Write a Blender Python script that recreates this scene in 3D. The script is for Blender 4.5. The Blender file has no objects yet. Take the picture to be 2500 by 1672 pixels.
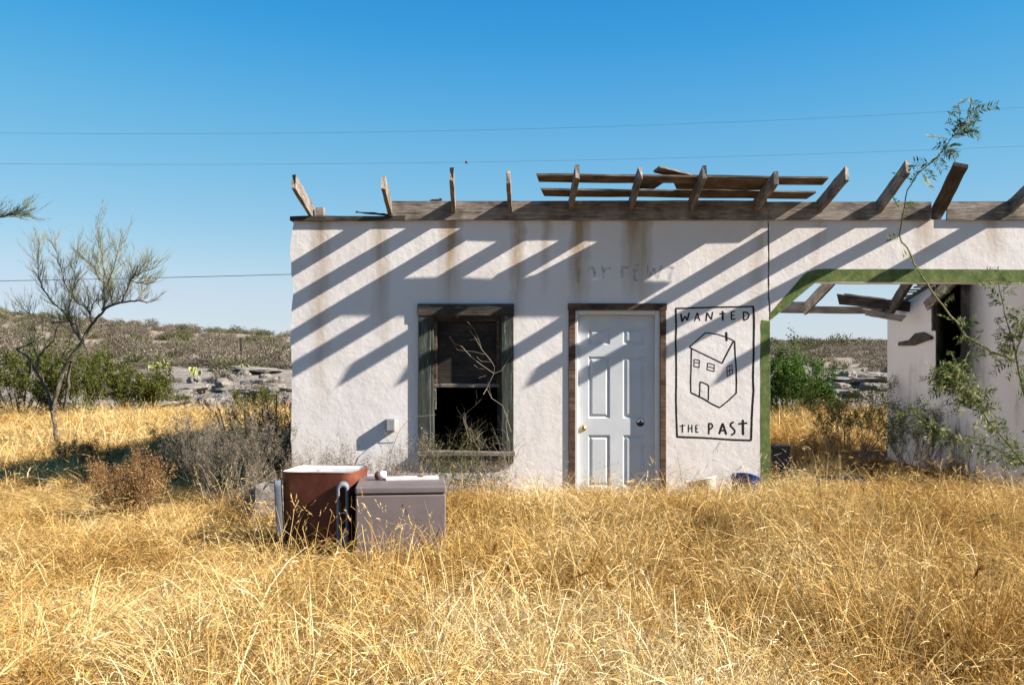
import bpy, bmesh, math, random
from mathutils import Vector, Matrix, noise as mnoise

# ------------------------------------------------------------------ camera, sky, sun, exposure
F, U0, V0, EYE, D0 = 2430.0, 1265.0, 866.0, 1.66, 11.3      # focal length in photo pixels, principal point, eye height, metres to the facade
scene = bpy.context.scene
cam_data = bpy.data.cameras.new('camera')
cam = bpy.data.objects.new('camera', cam_data)
scene.collection.objects.link(cam)
scene.camera = cam
cam.location = (0, -D0, EYE)
cam.rotation_euler = (math.radians(90), 0, 0)
cam_data.sensor_width = 36.0
cam_data.lens = 36.0 * F / 2500.0
cam_data.shift_x = -(U0 - 1250) / 2500.0
cam_data.shift_y = (V0 - 836) / 2500.0
cam_data.clip_start = 0.05
cam_data.clip_end = 8000

SUN = Vector((-3.81, 1.0, -2.5)).normalized()                # direction the sunlight travels
world = bpy.data.worlds.new('World')
scene.world = world
world.use_nodes = True
wn = world.node_tree.nodes
wl = world.node_tree.links
bgn = wn['Background']
sky = wn.new('ShaderNodeTexSky')
sky.sky_type = 'NISHITA'
sky.sun_disc = False
sky.sun_elevation = math.asin(-SUN.z)
sky.sun_rotation = math.atan2(-SUN.x, -SUN.y)
sky.altitude = 1200
sky.air_density = 1.0
sky.dust_density = 0.15
sky.ozone_density = 3.0
SKY = 0.085
hs = wn.new('ShaderNodeHueSaturation')
hs.inputs['Saturation'].default_value = 1.3
hs.inputs['Value'].default_value = SKY
wl.new(sky.outputs[0], hs.inputs['Color'])
# colour response of the film stock: the pale horizon stays below white, the zenith deepens
cv = wn.new('ShaderNodeRGBCurve')
for k, pts in enumerate(([(0, 0), (.033, .0176), (.045, .036), (.07, .072), (.155, .150), (.30, .246), (.5, .29), (1, .42)],
                         [(0, 0), (.131, .1415), (.159, .172), (.207, .211), (.33, .268), (.47, .316), (.565, .326), (1, .45)],
                         [(0, 0), (.20, .21), (.312, .316), (.356, .334), (.43, .348), (.53, .366), (1, .47)])):
    c_ = cv.mapping.curves[k]
    for p in pts[1:-1]: c_.points.new(*p)
    c_.points[0].location = pts[0]; c_.points[-1].location = pts[-1]
    for p in c_.points: p.handle_type = 'AUTO_CLAMPED'
cv.mapping.update()
wl.new(hs.outputs[0], cv.inputs['Color'])
dv = wn.new('ShaderNodeVectorMath'); dv.operation = 'SCALE'; dv.inputs['Scale'].default_value = 1 / SKY
wl.new(cv.outputs[0], dv.inputs[0])
wl.new(dv.outputs[0], bgn.inputs['Color'])
bgn.inputs['Strength'].default_value = 0.0645

sun_data = bpy.data.lights.new('sun', 'SUN')
sun_data.energy = 5.0
sun_data.angle = math.radians(0.53)
sun_data.color = (1.0, 0.93, 0.83)
sun = bpy.data.objects.new('sun', sun_data)
scene.collection.objects.link(sun)
sun.rotation_euler = SUN.to_track_quat('-Z', 'Y').to_euler()
sun.location = (30, -20, 30)

scene.render.engine = 'CYCLES'
scene.view_settings.view_transform = 'Standard'
scene.view_settings.look = 'None'
scene.view_settings.exposure = 1.55
scene.view_settings.gamma = 1.0
scene.cycles.use_denoising = True
scene.cycles.max_bounces = 5
scene.cycles.diffuse_bounces = 3
scene.cycles.debug_use_spatial_splits = True
scene.cycles.transparent_max_bounces = 12

# ------------------------------------------------------------------ helpers
COL = scene.collection
R = random.Random(7)

def P(u, v, d):
    return Vector(((u - U0) / F * d, d - D0, EYE - (v - V0) / F * d))

S = F / D0
def WX(u): return (u - U0) / S
def WZ(v): return EYE - (v - V0) / S

def sm(a, b, t):
    t = max(0.0, min(1.0, (t - a) / (b - a)))
    return t * t * (3 - 2 * t)

def lerp(a, b, t): return a + (b - a) * t

class MB:
    def __init__(self):
        self.v, self.f, self.a = [], [], []
        self.cur = 0.0
    def face(self, pts):
        n = len(self.v)
        self.v.extend([tuple(p) for p in pts])
        self.f.append(tuple(range(n, n + len(pts))))
        self.a.extend([self.cur] * len(pts))
    def box(self, x0, x1, y0, y1, z0, z1):
        n = len(self.v)
        self.v.extend([(x0, y0, z0), (x1, y0, z0), (x1, y1, z0), (x0, y1, z0), (x0, y0, z1), (x1, y0, z1), (x1, y1, z1), (x0, y1, z1)])
        for q in ((3, 2, 1, 0), (4, 5, 6, 7), (0, 1, 5, 4), (1, 2, 6, 5), (2, 3, 7, 6), (3, 0, 4, 7)):
            self.f.append(tuple(n + i for i in q))
        self.a.extend([self.cur] * 8)
    def tube(self, pts, radii, n=4, cap=True):
        pts = [Vector(p) for p in pts]
        if not isinstance(radii, (list, tuple)): radii = [radii] * len(pts)
        rings = []
        up = Vector((0.31, 0.2, 0.93))
        for i, p in enumerate(pts):
            t = (pts[min(i + 1, len(pts) - 1)] - pts[max(i - 1, 0)])
            if t.length < 1e-9: t = Vector((0, 0, 1))
            t.normalize()
            a = t.cross(up)
            if a.length < 1e-4: a = t.cross(Vector((1, 0, 0)))
            a.normalize(); b = t.cross(a)
            base = len(self.v)
            for k in range(n):
                an = 2 * math.pi * k / n
                self.v.append(tuple(p + (a * math.cos(an) + b * math.sin(an)) * radii[i]))
                self.a.append(self.cur)
            rings.append(base)
        for r0, r1 in zip(rings, rings[1:]):
            for k in range(n):
                self.f.append((r0 + k, r0 + (k + 1) % n, r1 + (k + 1) % n, r1 + k))
        if cap:
            self.f.append(tuple(rings[0] + k for k in reversed(range(n))))
            self.f.append(tuple(rings[-1] + k for k in range(n)))
    def lathe(self, prof, n=20, centre=(0, 0, 0)):
        cx, cy, cz = centre
        rings = []
        for r, z in prof:
            base = len(self.v)
            for k in range(n):
                an = 2 * math.pi * k / n
                self.v.append((cx + r * math.cos(an), cy + r * math.sin(an), cz + z)); self.a.append(self.cur)
            rings.append(base)
        for r0, r1 in zip(rings, rings[1:]):
            for k in range(n):
                self.f.append((r0 + k, r0 + (k + 1) % n, r1 + (k + 1) % n, r1 + k))
        self.f.append(tuple(rings[0] + k for k in reversed(range(n))))
        self.f.append(tuple(rings[-1] + k for k in range(n)))
    def quad(self, c, a, b):
        c, a, b = Vector(c), Vector(a), Vector(b)
        self.face([c - a - b, c + a - b, c + a + b, c - a + b])
    def mesh(self, name, mat, smooth=False):
        me = bpy.data.meshes.new(name)
        me.from_pydata(self.v, [], self.f)
        at = me.attributes.new('vary', 'FLOAT', 'POINT')
        at.data.foreach_set('value', self.a)
        if mat: me.materials.append(mat)
        if smooth: me.polygons.foreach_set('use_smooth', [True] * len(me.polygons))
        me.update()
        return me
    def build(self, name, mat, parent=None, smooth=False):
        return link(name, self.mesh(name, mat, smooth), parent)

def link(name, data, parent=None):
    o = bpy.data.objects.new(name, data)
    COL.objects.link(o)
    if parent: o.parent = parent
    return o

def tag(o, label, cat, group=None, kind=None):
    o['label'] = label
    if cat: o['category'] = cat
    if group: o['group'] = group
    if kind: o['kind'] = kind
    return o

def empty(name, loc, label, cat, group=None):
    o = bpy.data.objects.new(name, None)
    COL.objects.link(o)
    o.location = loc
    o.empty_display_size = 0.1
    return tag(o, label, cat, group)

def copy_tree(o, parent=None):
    kids = list(o.children)
    c = o.copy()
    COL.objects.link(c)
    c.parent = parent
    for k in kids: copy_tree(k, c)
    return c

def bevelled(mb, name, mat, parent=None, w=0.01, seg=2, smooth=False):
    bm = bmesh.new()
    vs = [bm.verts.new(v) for v in mb.v]
    for f in mb.f: bm.faces.new([vs[i] for i in f])
    bmesh.ops.bevel(bm, geom=list(bm.edges), offset=w, segments=seg, affect='EDGES', profile=0.5)
    me = bpy.data.meshes.new(name)
    bm.to_mesh(me); bm.free()
    me.materials.append(mat)
    if smooth: me.polygons.foreach_set('use_smooth', [True] * len(me.polygons))
    return link(name, me, parent)

def board(name, p0, p1, width, thick, mat, parent, side=Vector((1, 0, 0)), rough=0.006, seed=0, slant=0.0):
    """A weathered board from p0 to p1; thick runs along side, width across it."""
    rr = random.Random(seed)
    p0, p1 = Vector(p0), Vector(p1)
    ax = (p1 - p0); L = ax.length; ax.normalize()
    sd = (side - ax * side.dot(ax)).normalized()
    wd = ax.cross(sd)
    n = 8
    mb = MB()
    rings = []
    for i in range(n + 1):
        x = L * i / n
        ring = []
        for (sy, sz) in ((-1, -1), (1, -1), (1, 1), (-1, 1)):
            jx = 0
            if i in (0, n): jx = rr.uniform(-rough, rough) * 1.5 + slant * sz * (1 if i == n else -1) * width / 2
            ring.append((x + jx, sy * thick / 2 + rr.uniform(-1, 1) * rough * .3, sz * width / 2 + rr.uniform(-1, 1) * rough * .6))
        rings.append(ring)
    for ring in rings:
        mb.v.extend(ring); mb.a.extend([0] * 4)
    for i in range(n):
        a, b = i * 4, i * 4 + 4
        for k in range(4):
            mb.f.append((a + k, b + k, b + (k + 1) % 4, a + (k + 1) % 4))
    mb.f.append((0, 1, 2, 3)); mb.f.append((n * 4 + 3, n * 4 + 2, n * 4 + 1, n * 4))
    o = mb.build(name, mat, parent)
    m = Matrix((ax, sd, wd)).transposed().to_4x4()
    m.translation = p0
    o.matrix_basis = m
    return o

# ------------------------------------------------------------------ materials
class NT:
    def __init__(self, name):
        self.m = bpy.data.materials.new(name)
        self.m.use_nodes = True
        self.t = self.m.node_tree
        self.bsdf = self.t.nodes['Principled BSDF']
        self.out = self.t.nodes['Material Output']
        self.bsdf.inputs['Specular IOR Level'].default_value = 0.25
    def n(self, typ, **kw):
        nd = self.t.nodes.new(typ)
        for k, v in kw.items(): setattr(nd, k, v)
        return nd
    def l(self, a, b): self.t.links.new(a, b)
    def coord(self, scale=(1, 1, 1), kind='Object'):
        tc = self.n('ShaderNodeTexCoord'); mp = self.n('ShaderNodeMapping')
        mp.inputs['Scale'].default_value = scale
        self.l(tc.outputs[kind], mp.inputs['Vector'])
        return mp.outputs[0]
    def noise(self, vec, scale, detail=4, rough=0.6, dist=0.0):
        nd = self.n('ShaderNodeTexNoise')
        nd.inputs['Scale'].default_value = scale; nd.inputs['Detail'].default_value = detail
        nd.inputs['Roughness'].default_value = rough; nd.inputs['Distortion'].default_value = dist
        if vec: self.l(vec, nd.inputs['Vector'])
        return nd.outputs['Fac']
    def ramp(self, fac, stops):
        nd = self.n('ShaderNodeValToRGB')
        e = nd.color_ramp.elements
        while len(e) < len(stops): e.new(0.5)
        for el, (p, c) in zip(e, stops):
            el.position = p; el.color = (*c, 1) if len(c) == 3 else c
        self.l(fac, nd.inputs[0])
        return nd.outputs[0]
    def mix(self, fac, a, b, mode='MIX'):
        nd = self.n('ShaderNodeMix', data_type='RGBA', blend_type=mode)
        for sock, val in ((nd.inputs[0], fac), (nd.inputs[6], a), (nd.inputs[7], b)):
            if hasattr(val, 'links') or hasattr(val, 'is_linked'): self.l(val, sock)
            elif isinstance(val, (int, float)): sock.default_value = val
            else: sock.default_value = (*val, 1)
        return nd.outputs[2]
    def math(self, op, a, b=None, clamp=False):
        nd = self.n('ShaderNodeMath', operation=op, use_clamp=clamp)
        for i, val in enumerate((a, b)):
            if val is None: continue
            if isinstance(val, (int, float)): nd.inputs[i].default_value = val
            else: self.l(val, nd.inputs[i])
        return nd.outputs[0]
    def bump(self, h, strength=0.3, dist=0.01):
        nd = self.n('ShaderNodeBump')
        nd.inputs['Strength'].default_value = strength; nd.inputs['Distance'].default_value = dist
        self.l(h, nd.inputs['Height'])
        self.l(nd.outputs[0], self.bsdf.inputs['Normal'])
    def col(self, c):
        if isinstance(c, (tuple, list)): self.bsdf.inputs['Base Color'].default_value = (*c, 1)
        else: self.l(c, self.bsdf.inputs['Base Color'])
    def rough(self, r):
        if isinstance(r, (int, float)): self.bsdf.inputs['Roughness'].default_value = r
        else: self.l(r, self.bsdf.inputs['Roughness'])

def mat_plain(name, c1, c2, scale=8, rough=0.8, bump=0.2, stretch=(1, 1, 1), metallic=0.0):
    t = NT(name)
    v = t.coord(stretch)
    f = t.noise(v, scale, 6, 0.65)
    t.col(t.ramp(f, [(0.3, c1), (0.7, c2)]))
    t.rough(rough)
    t.bsdf.inputs['Metallic'].default_value = metallic
    if bump: t.bump(t.noise(v, scale * 5, 4), bump, 0.004)
    return t.m

def mat_wood(name, dark, mid, light, seed=0.0, rough=0.85):
    t = NT(name)
    tc = t.n('ShaderNodeTexCoord')
    oi = t.n('ShaderNodeObjectInfo')
    add = t.n('ShaderNodeVectorMath', operation='ADD')
    cmb = t.n('ShaderNodeCombineXYZ')
    t.l(t.math('MULTIPLY', oi.outputs['Random'], 37.0), cmb.inputs[0])
    t.l(t.math('MULTIPLY', oi.outputs['Random'], 11.0), cmb.inputs[2])
    t.l(tc.outputs['Object'], add.inputs[0]); t.l(cmb.outputs[0], add.inputs[1])
    mp = t.n('ShaderNodeMapping'); mp.inputs['Scale'].default_value = (0.7, 9, 9)
    t.l(add.outputs[0], mp.inputs[0])
    g1 = t.noise(mp.outputs[0], 5, 8, 0.7, 0.8)
    mp2 = t.n('ShaderNodeMapping'); mp2.inputs['Scale'].default_value = (2.2, 3, 3)
    t.l(add.outputs[0], mp2.inputs[0])
    g2 = t.noise(mp2.outputs[0], 1.6, 4, 0.6)
    c = t.ramp(g1, [(0.28, dark), (0.5, mid), (0.72, light)])
    st = t.ramp(g2, [(0.35, (0.25, 0.22, 0.19)), (0.6, (1, 1, 1))])
    t.col(t.mix(0.75, c, st, 'MULTIPLY'))
    t.rough(rough)
    t.bump(g1, 0.7, 0.006)
    return t.m

M = {}
M['wood'] = mat_wood('weathered_grey_wood', (0.05, 0.042, 0.036), (0.22, 0.185, 0.155), (0.42, 0.37, 0.32))
M['wood_brown'] = mat_wood('weathered_brown_wood', (0.035, 0.027, 0.021), (0.135, 0.10, 0.073), (0.28, 0.22, 0.165))
M['wood_dark'] = mat_wood('dark_rotten_wood', (0.02, 0.017, 0.014), (0.06, 0.048, 0.04), (0.14, 0.115, 0.095))

def mat_stucco(name, streaks, soot=None, base=(0.645, 0.605, 0.585), mildew=0.0):
    t = NT(name)
    tc = t.n('ShaderNodeTexCoord')
    sep = t.n('ShaderNodeSeparateXYZ'); t.l(tc.outputs['Object'], sep.inputs[0])
    x, y, z = sep.outputs
    v = t.coord()
    big = t.noise(v, 0.9, 5, 0.6)
    fine = t.noise(v, 14, 6, 0.7)
    c = t.mix(t.math('MULTIPLY', t.math('SUBTRACT', big, 0.42, True), 1.6, True), base, (base[0] * .9, base[1] * .82, base[2] * .72))
    c = t.mix(t.math('MULTIPLY', t.math('SUBTRACT', fine, 0.55, True), 1.2, True), c, tuple(b * .8 for b in base))
    # rain streaks of brown dirt running down from the roof timbers
    vs = t.coord((1, 1, 0.12))
    sn = t.noise(vs, 7, 5, 0.65)
    wob = t.math('MULTIPLY', t.math('SUBTRACT', t.noise(t.coord((0.3, 1, 1.4)), 1.5, 3), 0.5), 0.22)
    for (sx, w, zt, zb, amt) in streaks:
        dx = t.math('ABSOLUTE', t.math('SUBTRACT', t.math('ADD', x, wob), sx))
        m = t.math('SUBTRACT', 1.0, t.math('DIVIDE', dx, w), True)
        m = t.math('POWER', m, 0.7)
        fz = t.math('DIVIDE', t.math('SUBTRACT', z, zb), max(0.05, zt - zb), True)
        m = t.math('MULTIPLY', m, t.math('POWER', fz, 0.6))
        m = t.math('MULTIPLY', m, t.math('MULTIPLY', t.math('SUBTRACT', sn, 0.22, True), 2.6, True))
        m = t.math('MULTIPLY', m, amt * 1.7, True)
        c = t.mix(m, c, (0.34, 0.245, 0.155))
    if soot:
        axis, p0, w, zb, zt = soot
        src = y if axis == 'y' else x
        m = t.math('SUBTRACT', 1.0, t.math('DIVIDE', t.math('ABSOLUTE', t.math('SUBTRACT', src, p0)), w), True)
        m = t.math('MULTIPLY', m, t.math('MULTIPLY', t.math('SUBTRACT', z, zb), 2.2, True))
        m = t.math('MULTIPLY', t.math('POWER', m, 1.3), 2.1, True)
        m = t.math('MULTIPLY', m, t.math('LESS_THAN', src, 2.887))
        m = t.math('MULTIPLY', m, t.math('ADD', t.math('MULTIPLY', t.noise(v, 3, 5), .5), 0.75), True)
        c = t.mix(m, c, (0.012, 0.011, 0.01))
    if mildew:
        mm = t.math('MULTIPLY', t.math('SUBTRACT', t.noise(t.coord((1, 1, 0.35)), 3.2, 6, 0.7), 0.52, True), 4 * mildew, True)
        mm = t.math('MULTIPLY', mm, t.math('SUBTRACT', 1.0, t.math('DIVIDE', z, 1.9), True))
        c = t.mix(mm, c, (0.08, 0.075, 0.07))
    # chips where the brown earth shows
    chip = t.math('MULTIPLY', t.math('SUBTRACT', t.noise(v, 5.5, 8, 0.75), 0.67, True), 14, True)
    c = t.mix(t.math('MULTIPLY', chip, 0.55), c, (0.42, 0.34, 0.27))
    t.col(c)
    t.rough(0.92)
    h = t.math('ADD', t.math('MULTIPLY', t.noise(v, 2.2, 4, 0.6), 2.2), t.math('MULTIPLY', t.noise(v, 26, 5, 0.7), 0.35))
    t.bump(h, 0.55, 0.012)
    return t.m

M['stucco'] = mat_stucco('white_stucco', [
    (WX(782), .13, 3.25, .9, .55), (WX(930), .12, 3.25, 1.6, .6), (WX(1100), .15, 3.25, 2.2, .8), (WX(1262), .10, 3.25, 2.0, .8),
    (WX(1330), .07, 3.25, 2.3, .45), (WX(1412), .13, 3.25, 2.15, .95), (WX(1545), .16, 3.25, 2.25, .85), (WX(1575), .10, 3.0, 2.2, .6),
    (WX(1850), .10, 3.25, 1.9, .4), (WX(2000), .10, 3.25, 2.5, .35), (WX(2260), .16, 3.25, 2.8, .5), (WX(2430), .14, 3.25, 2.7, .45)])
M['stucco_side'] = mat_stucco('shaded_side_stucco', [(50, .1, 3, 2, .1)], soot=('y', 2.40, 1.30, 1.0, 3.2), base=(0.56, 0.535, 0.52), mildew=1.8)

t = NT('mottled_green_paint')
v = t.coord()
f = t.noise(v, 9, 8, 0.75)
c = t.ramp(f, [(0.3, (0.04, 0.068, 0.02)), (0.47, (0.085, 0.12, 0.034)), (0.62, (0.16, 0.18, 0.06)), (0.78, (0.31, 0.30, 0.17))])
t.col(c); t.rough(0.9); t.bump(t.noise(v, 30, 5, 0.7), 0.5, 0.008)
M['green'] = t.m

M['black'] = mat_plain('black_brush_paint', (0.004, 0.004, 0.004), (0.016, 0.015, 0.014), 25, 0.85, 0.2)
# faded lettering: dry flakes of old violet-brown paint over the stucco
t = NT('faded_paint')
v = t.coord()
fl = t.math('MULTIPLY', t.math('SUBTRACT', t.noise(v, 16, 6, 0.75), 0.38, True), 4, True)
tr = t.n('ShaderNodeBsdfTransparent'); mx = t.n('ShaderNodeMixShader')
t.col((0.36, 0.30, 0.33)); t.rough(0.9)
t.l(t.math('MULTIPLY', fl, 0.5), mx.inputs[0]); t.l(tr.outputs[0], mx.inputs[1]); t.l(t.bsdf.outputs[0], mx.inputs[2]); t.l(mx.outputs[0], t.out.inputs[0])
M['faded'] = t.m

M['door'] = mat_plain('white_door_paint', (0.44, 0.455, 0.475), (0.52, 0.535, 0.55), 3, 0.5, 0.05)
M['jamb'] = mat_plain('white_jamb_paint', (0.56, 0.55, 0.535), (0.64, 0.63, 0.61), 6, 0.5, 0.1)
M['trim_brown'] = mat_wood('flaking_brown_trim', (0.02, 0.014, 0.01), (0.10, 0.06, 0.04), (0.24, 0.15, 0.10))
t = NT('flaking_green_window_paint')
v = t.coord((12, 12, 1.2))
v2 = t.coord((1.2, 12, 12))
f = t.noise(v, 3, 8, 0.7)
t.col(t.ramp(f, [(0.3, (0.012, 0.012, 0.01)), (0.5, (0.04, 0.044, 0.036)), (0.6, (0.065, 0.075, 0.06)), (0.74, (0.27, 0.29, 0.24))]))
t.rough(0.9); t.bump(f, 0.8, 0.006)
M['trim_green'] = t.m
M['brass'] = mat_plain('tarnished_brass', (0.45, 0.30, 0.10), (0.65, 0.45, 0.18), 20, 0.3, 0, metallic=0.9)
M['sticker_white'] = mat_plain('sticker_white', (0.78, 0.78, 0.76), (0.82, 0.82, 0.8), 5, 0.4, 0)
M['sticker_black'] = mat_plain('sticker_black', (0.01, 0.01, 0.01), (0.016, 0.016, 0.016), 5, 0.4, 0)
M['dark_board'] = mat_wood('sooty_plywood', (0.015, 0.012, 0.01), (0.035, 0.028, 0.022), (0.07, 0.055, 0.042))
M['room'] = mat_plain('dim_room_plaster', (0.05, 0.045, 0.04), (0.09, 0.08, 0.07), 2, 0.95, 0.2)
M['grey_box'] = mat_plain('grey_metal_box', (0.20, 0.21, 0.21), (0.28, 0.29, 0.29), 12, 0.5, 0.1)
M['roof'] = mat_plain('grey_roof_felt', (0.05, 0.045, 0.04), (0.12, 0.11, 0.10), 6, 0.95, 0.4)

# ------------------------------------------------------------------ the ground
def ridge(x):
    pts = [(-170, 9.6), (-110, 8.6), (-68, 6.9), (-50, 5.4), (-30, 3.8), (-5, 2.6), (30, 2.0), (70, 1.9), (200, 2.2)]
    if x <= pts[0][0]: return pts[0][1]
    for (x0, z0), (x1, z1) in zip(pts, pts[1:]):
        if x <= x1: return lerp(z0, z1, (x - x0) / (x1 - x0))
    return pts[-1][1]

def H(x, y):
    d = y + D0
    z = 0.05 * mnoise.noise((x * 0.35, y * 0.35, 0)) + 0.03 * mnoise.noise((x * 1.1, y * 1.1, 3))
    if -3 < x < 10 and -0.6 < y < 5.5: z *= 0.3
    e = d + 2.2 * mnoise.noise((x * 0.07, y * 0.04, 5))
    z -= 0.95 * sm(25, 35, d)
    if e > 34:
        rise = 1.7 * sm(37, 58, e)
        tz = rise / 0.28
        st = (math.floor(tz) + sm(0.55, 0.95, tz - math.floor(tz))) * 0.28
        z += lerp(rise, st, 0.85)
        z += 0.13 * mnoise.noise((x * 0.5, y * 0.5, 9))
    if d > 54:
        k = min(1.0, (d - 54) / 78)
        z += (ridge(x) - 0.75) * k + (0.35 * mnoise.noise((x * 0.05, y * 0.05, 2)) * k)
        if d > 136:
            z -= (ridge(x) - 1.9) * sm(136, 330, d)
    if d > 260:
        z += (8.6 + 2.0 * mnoise.noise((x * 0.0045, 0.3, 1)) + 0.6 * mnoise.noise((x * 0.03, y * .02, 4))) * sm(300, 720, d)
        z -= 6 * sm(800, 2500, d)
    return z

def axis(near, step, far, growth):
    a = [0.0]
    s = step
    while a[-1] < far:
        a.append(a[-1] + s)
        if a[-1] > near: s *= growth
    return a

ax_ = axis(34, 0.5, 3200, 1.045)
xs = sorted([-t for t in ax_[1:]] + ax_)
ys = sorted([-D0 - t for t in axis(4, 1.0, 900, 1.3)[1:]] + [-D0 + t for t in axis(62, 0.42, 3600, 1.035)])
gv = [(x, y, H(x, y)) for y in ys for x in xs]
nx = len(xs)
gf = [(j * nx + i, j * nx + i + 1, (j + 1) * nx + i + 1, (j + 1) * nx + i) for j in range(len(ys) - 1) for i in range(nx - 1)]
gm = bpy.data.meshes.new('ground')
gm.from_pydata(gv, [], gf)
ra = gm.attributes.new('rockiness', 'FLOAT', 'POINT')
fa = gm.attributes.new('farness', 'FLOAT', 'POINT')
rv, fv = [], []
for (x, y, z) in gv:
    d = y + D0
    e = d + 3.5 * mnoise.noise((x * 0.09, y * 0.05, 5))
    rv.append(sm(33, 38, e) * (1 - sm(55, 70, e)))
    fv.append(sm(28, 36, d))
ra.data.foreach_set('value', rv); fa.data.foreach_set('value', fv)
gm.polygons.foreach_set('use_smooth', [True] * len(gm.polygons))
t = NT('desert_ground')
tc = t.n('ShaderNodeTexCoord')
v = tc.outputs['Object']
rk = t.n('ShaderNodeAttribute', attribute_name='rockiness').outputs['Fac']
fr = t.n('ShaderNodeAttribute', attribute_name='farness').outputs['Fac']
soil = t.ramp(t.noise(v, 2.5, 8, 0.7), [(0.3, (0.07, 0.045, 0.024)), (0.55, (0.14, 0.095, 0.05)), (0.75, (0.24, 0.185, 0.12))])
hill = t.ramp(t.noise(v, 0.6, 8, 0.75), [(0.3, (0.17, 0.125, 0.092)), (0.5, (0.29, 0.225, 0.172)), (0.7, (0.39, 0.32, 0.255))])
vr = t.n('ShaderNodeMapping'); vr.inputs['Scale'].default_value = (1, 1, 6); t.l(v, vr.inputs[0])
rock = t.ramp(t.noise(vr.outputs[0], 0.9, 9, 0.75, 0.4), [(0.27, (0.075, 0.063, 0.055)), (0.42, (0.21, 0.18, 0.155)), (0.66, (0.34, 0.298, 0.26))])
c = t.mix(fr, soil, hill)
c = t.mix(t.math('MULTIPLY', rk, t.math('MULTIPLY', t.math('SUBTRACT', t.noise(v, 0.35, 5), 0.28, True), 5, True), True), c, rock)
t.col(c); t.rough(0.95)
t.bump(t.noise(vr.outputs[0], 1.6, 9, 0.75), 1.0, 0.35)
gm.materials.append(t.m)
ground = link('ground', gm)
ground['kind'] = 'structure'
ground['label'] = 'dry stony desert ground rising to a scrubby hill'

# ------------------------------------------------------------------ the house
house = empty('stucco_house', (0, 0, 0), 'white stucco house with bare rafters and green-edged archway', 'house')
XL, XR, ZT = WX(712), WX(1880), WZ(536)
XC = WX(1875)
YB = 4.75
WT = 0.25
wobble = {}
def wob(k, amp):
    return amp * mnoise.noise((k * 2.3, 7.7, 1.1)) + amp * .5 * mnoise.noise((k * 9.1, 2.7, 4.1))

def crack(z):        # x of the crack between house and archway wall
    return XC + 0.014 * mnoise.noise((z * 2.2, 1, 1)) + 0.012 * mnoise.noise((z * 11, 5, 1)) - 0.012 * (z - 2.6)

WIN = (WX(1043), WX(1233), WZ(1112), WZ(764))
DOOR = (WX(1400), WX(1614), -0.12, WZ(755))
def brk(a, b, step, extra):
    pts = [a, b] + [e for e in extra if a < e < b]
    pts = sorted(pts)
    out = []
    for p, q in zip(pts, pts[1:]):
        n = max(1, round((q - p) / step))
        out += [lerp(p, q, i / n) for i in range(n)]
    return out + [b]

def slab_wall(name, xs, zs, hole, edge, mat, parent, y0=0.0, y1=WT):
    mb = MB()
    idx = {}
    def vid(i, j, back):
        k = (i, j, back)
        if k not in idx:
            x, z = edge(i, j, xs[i], zs[j])
            idx[k] = len(mb.v)
            mb.v.append((x, y1 if back else y0, z)); mb.a.append(0)
        return idx[k]
    solid = {(i, j) for i in range(len(xs) - 1) for j in range(len(zs) - 1) if not hole(.5 * (xs[i] + xs[i + 1]), .5 * (zs[j] + zs[j + 1]))}
    for (i, j) in solid:
        mb.f.append((vid(i, j, 0), vid(i + 1, j, 0), vid(i + 1, j + 1, 0), vid(i, j + 1, 0)))
        mb.f.append((vid(i, j + 1, 1), vid(i + 1, j + 1, 1), vid(i + 1, j, 1), vid(i, j, 1)))
        for (di, dj, a, b) in ((-1, 0, (i, j + 1), (i, j)), (1, 0, (i + 1, j), (i + 1, j + 1)), (0, -1, (i, j), (i + 1, j)), (0, 1, (i + 1, j + 1), (i, j + 1))):
            if (i + di, j + dj) not in solid:
                mb.f.append((vid(*b, 0), vid(*a, 0), vid(*a, 1), vid(*b, 1)))
    return mb.build(name, mat, parent)

hx = brk(XL, XR, 0.15, [WIN[0], WIN[1], DOOR[0], DOOR[1]])
hz = brk(-0.12, ZT, 0.07, [WIN[2], WIN[3], DOOR[3], WZ(783)])
def hhole(x, z):
    return (WIN[0] < x < WIN[1] and WIN[2] < z < WIN[3]) or (DOOR[0] < x < DOOR[1] and z < DOOR[3])
def hedge_(i, j, x, z):
    if i == 0: x += wob(z, 0.02) + 0.02 * sm(2.9, 3.2, z)
    if i == len(hx) - 1: x = crack(z) if z > WZ(783) - .02 else x + wob(z + 9, 0.006)
    if j == len(hz) - 1: z += wob(x, 0.008)
    return x, z
front = slab_wall('front_wall', hx, hz, hhole, hedge_, M['stucco'], house)

# archway wall: right of the crack, hollowed by the chamfered arch
AX0, AX1 = crack(2.5), 5.9
arch_pts = [(XR + .004, WZ(783)), (WX(1993), WZ(687)), (WX(2030), WZ(690)), (AX1, WZ(691))]
def arch_z(x):
    if x <= arch_pts[0][0]: return arch_pts[0][1]
    for (x0, z0), (x1, z1) in zip(arch_pts, arch_pts[1:]):
        if x <= x1: return lerp(z0, z1, (x - x0) / (x1 - x0))
    return arch_pts[-1][1]
mb = MB()
cols = [XR - .02] + brk(XR + .004, WX(1993), .05, []) + brk(WX(1993) + .05, AX1, .15, [])
NR = 16
idx = {}
for ci, x in enumerate(cols):
    for r in range(NR + 1):
        for back in (0, 1):
            zb = arch_z(x) + wob(x * 3, .006)
            z = lerp(zb, ZT + wob(x, .008), r / NR)
            xx = crack(z) + .018 + .008 * mnoise.noise((z * 14, 8, 2)) if ci == 0 else x
            idx[(ci, r, back)] = len(mb.v)
            mb.v.append((xx, WT if back else -0.001, z)); mb.a.append(0)
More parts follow.
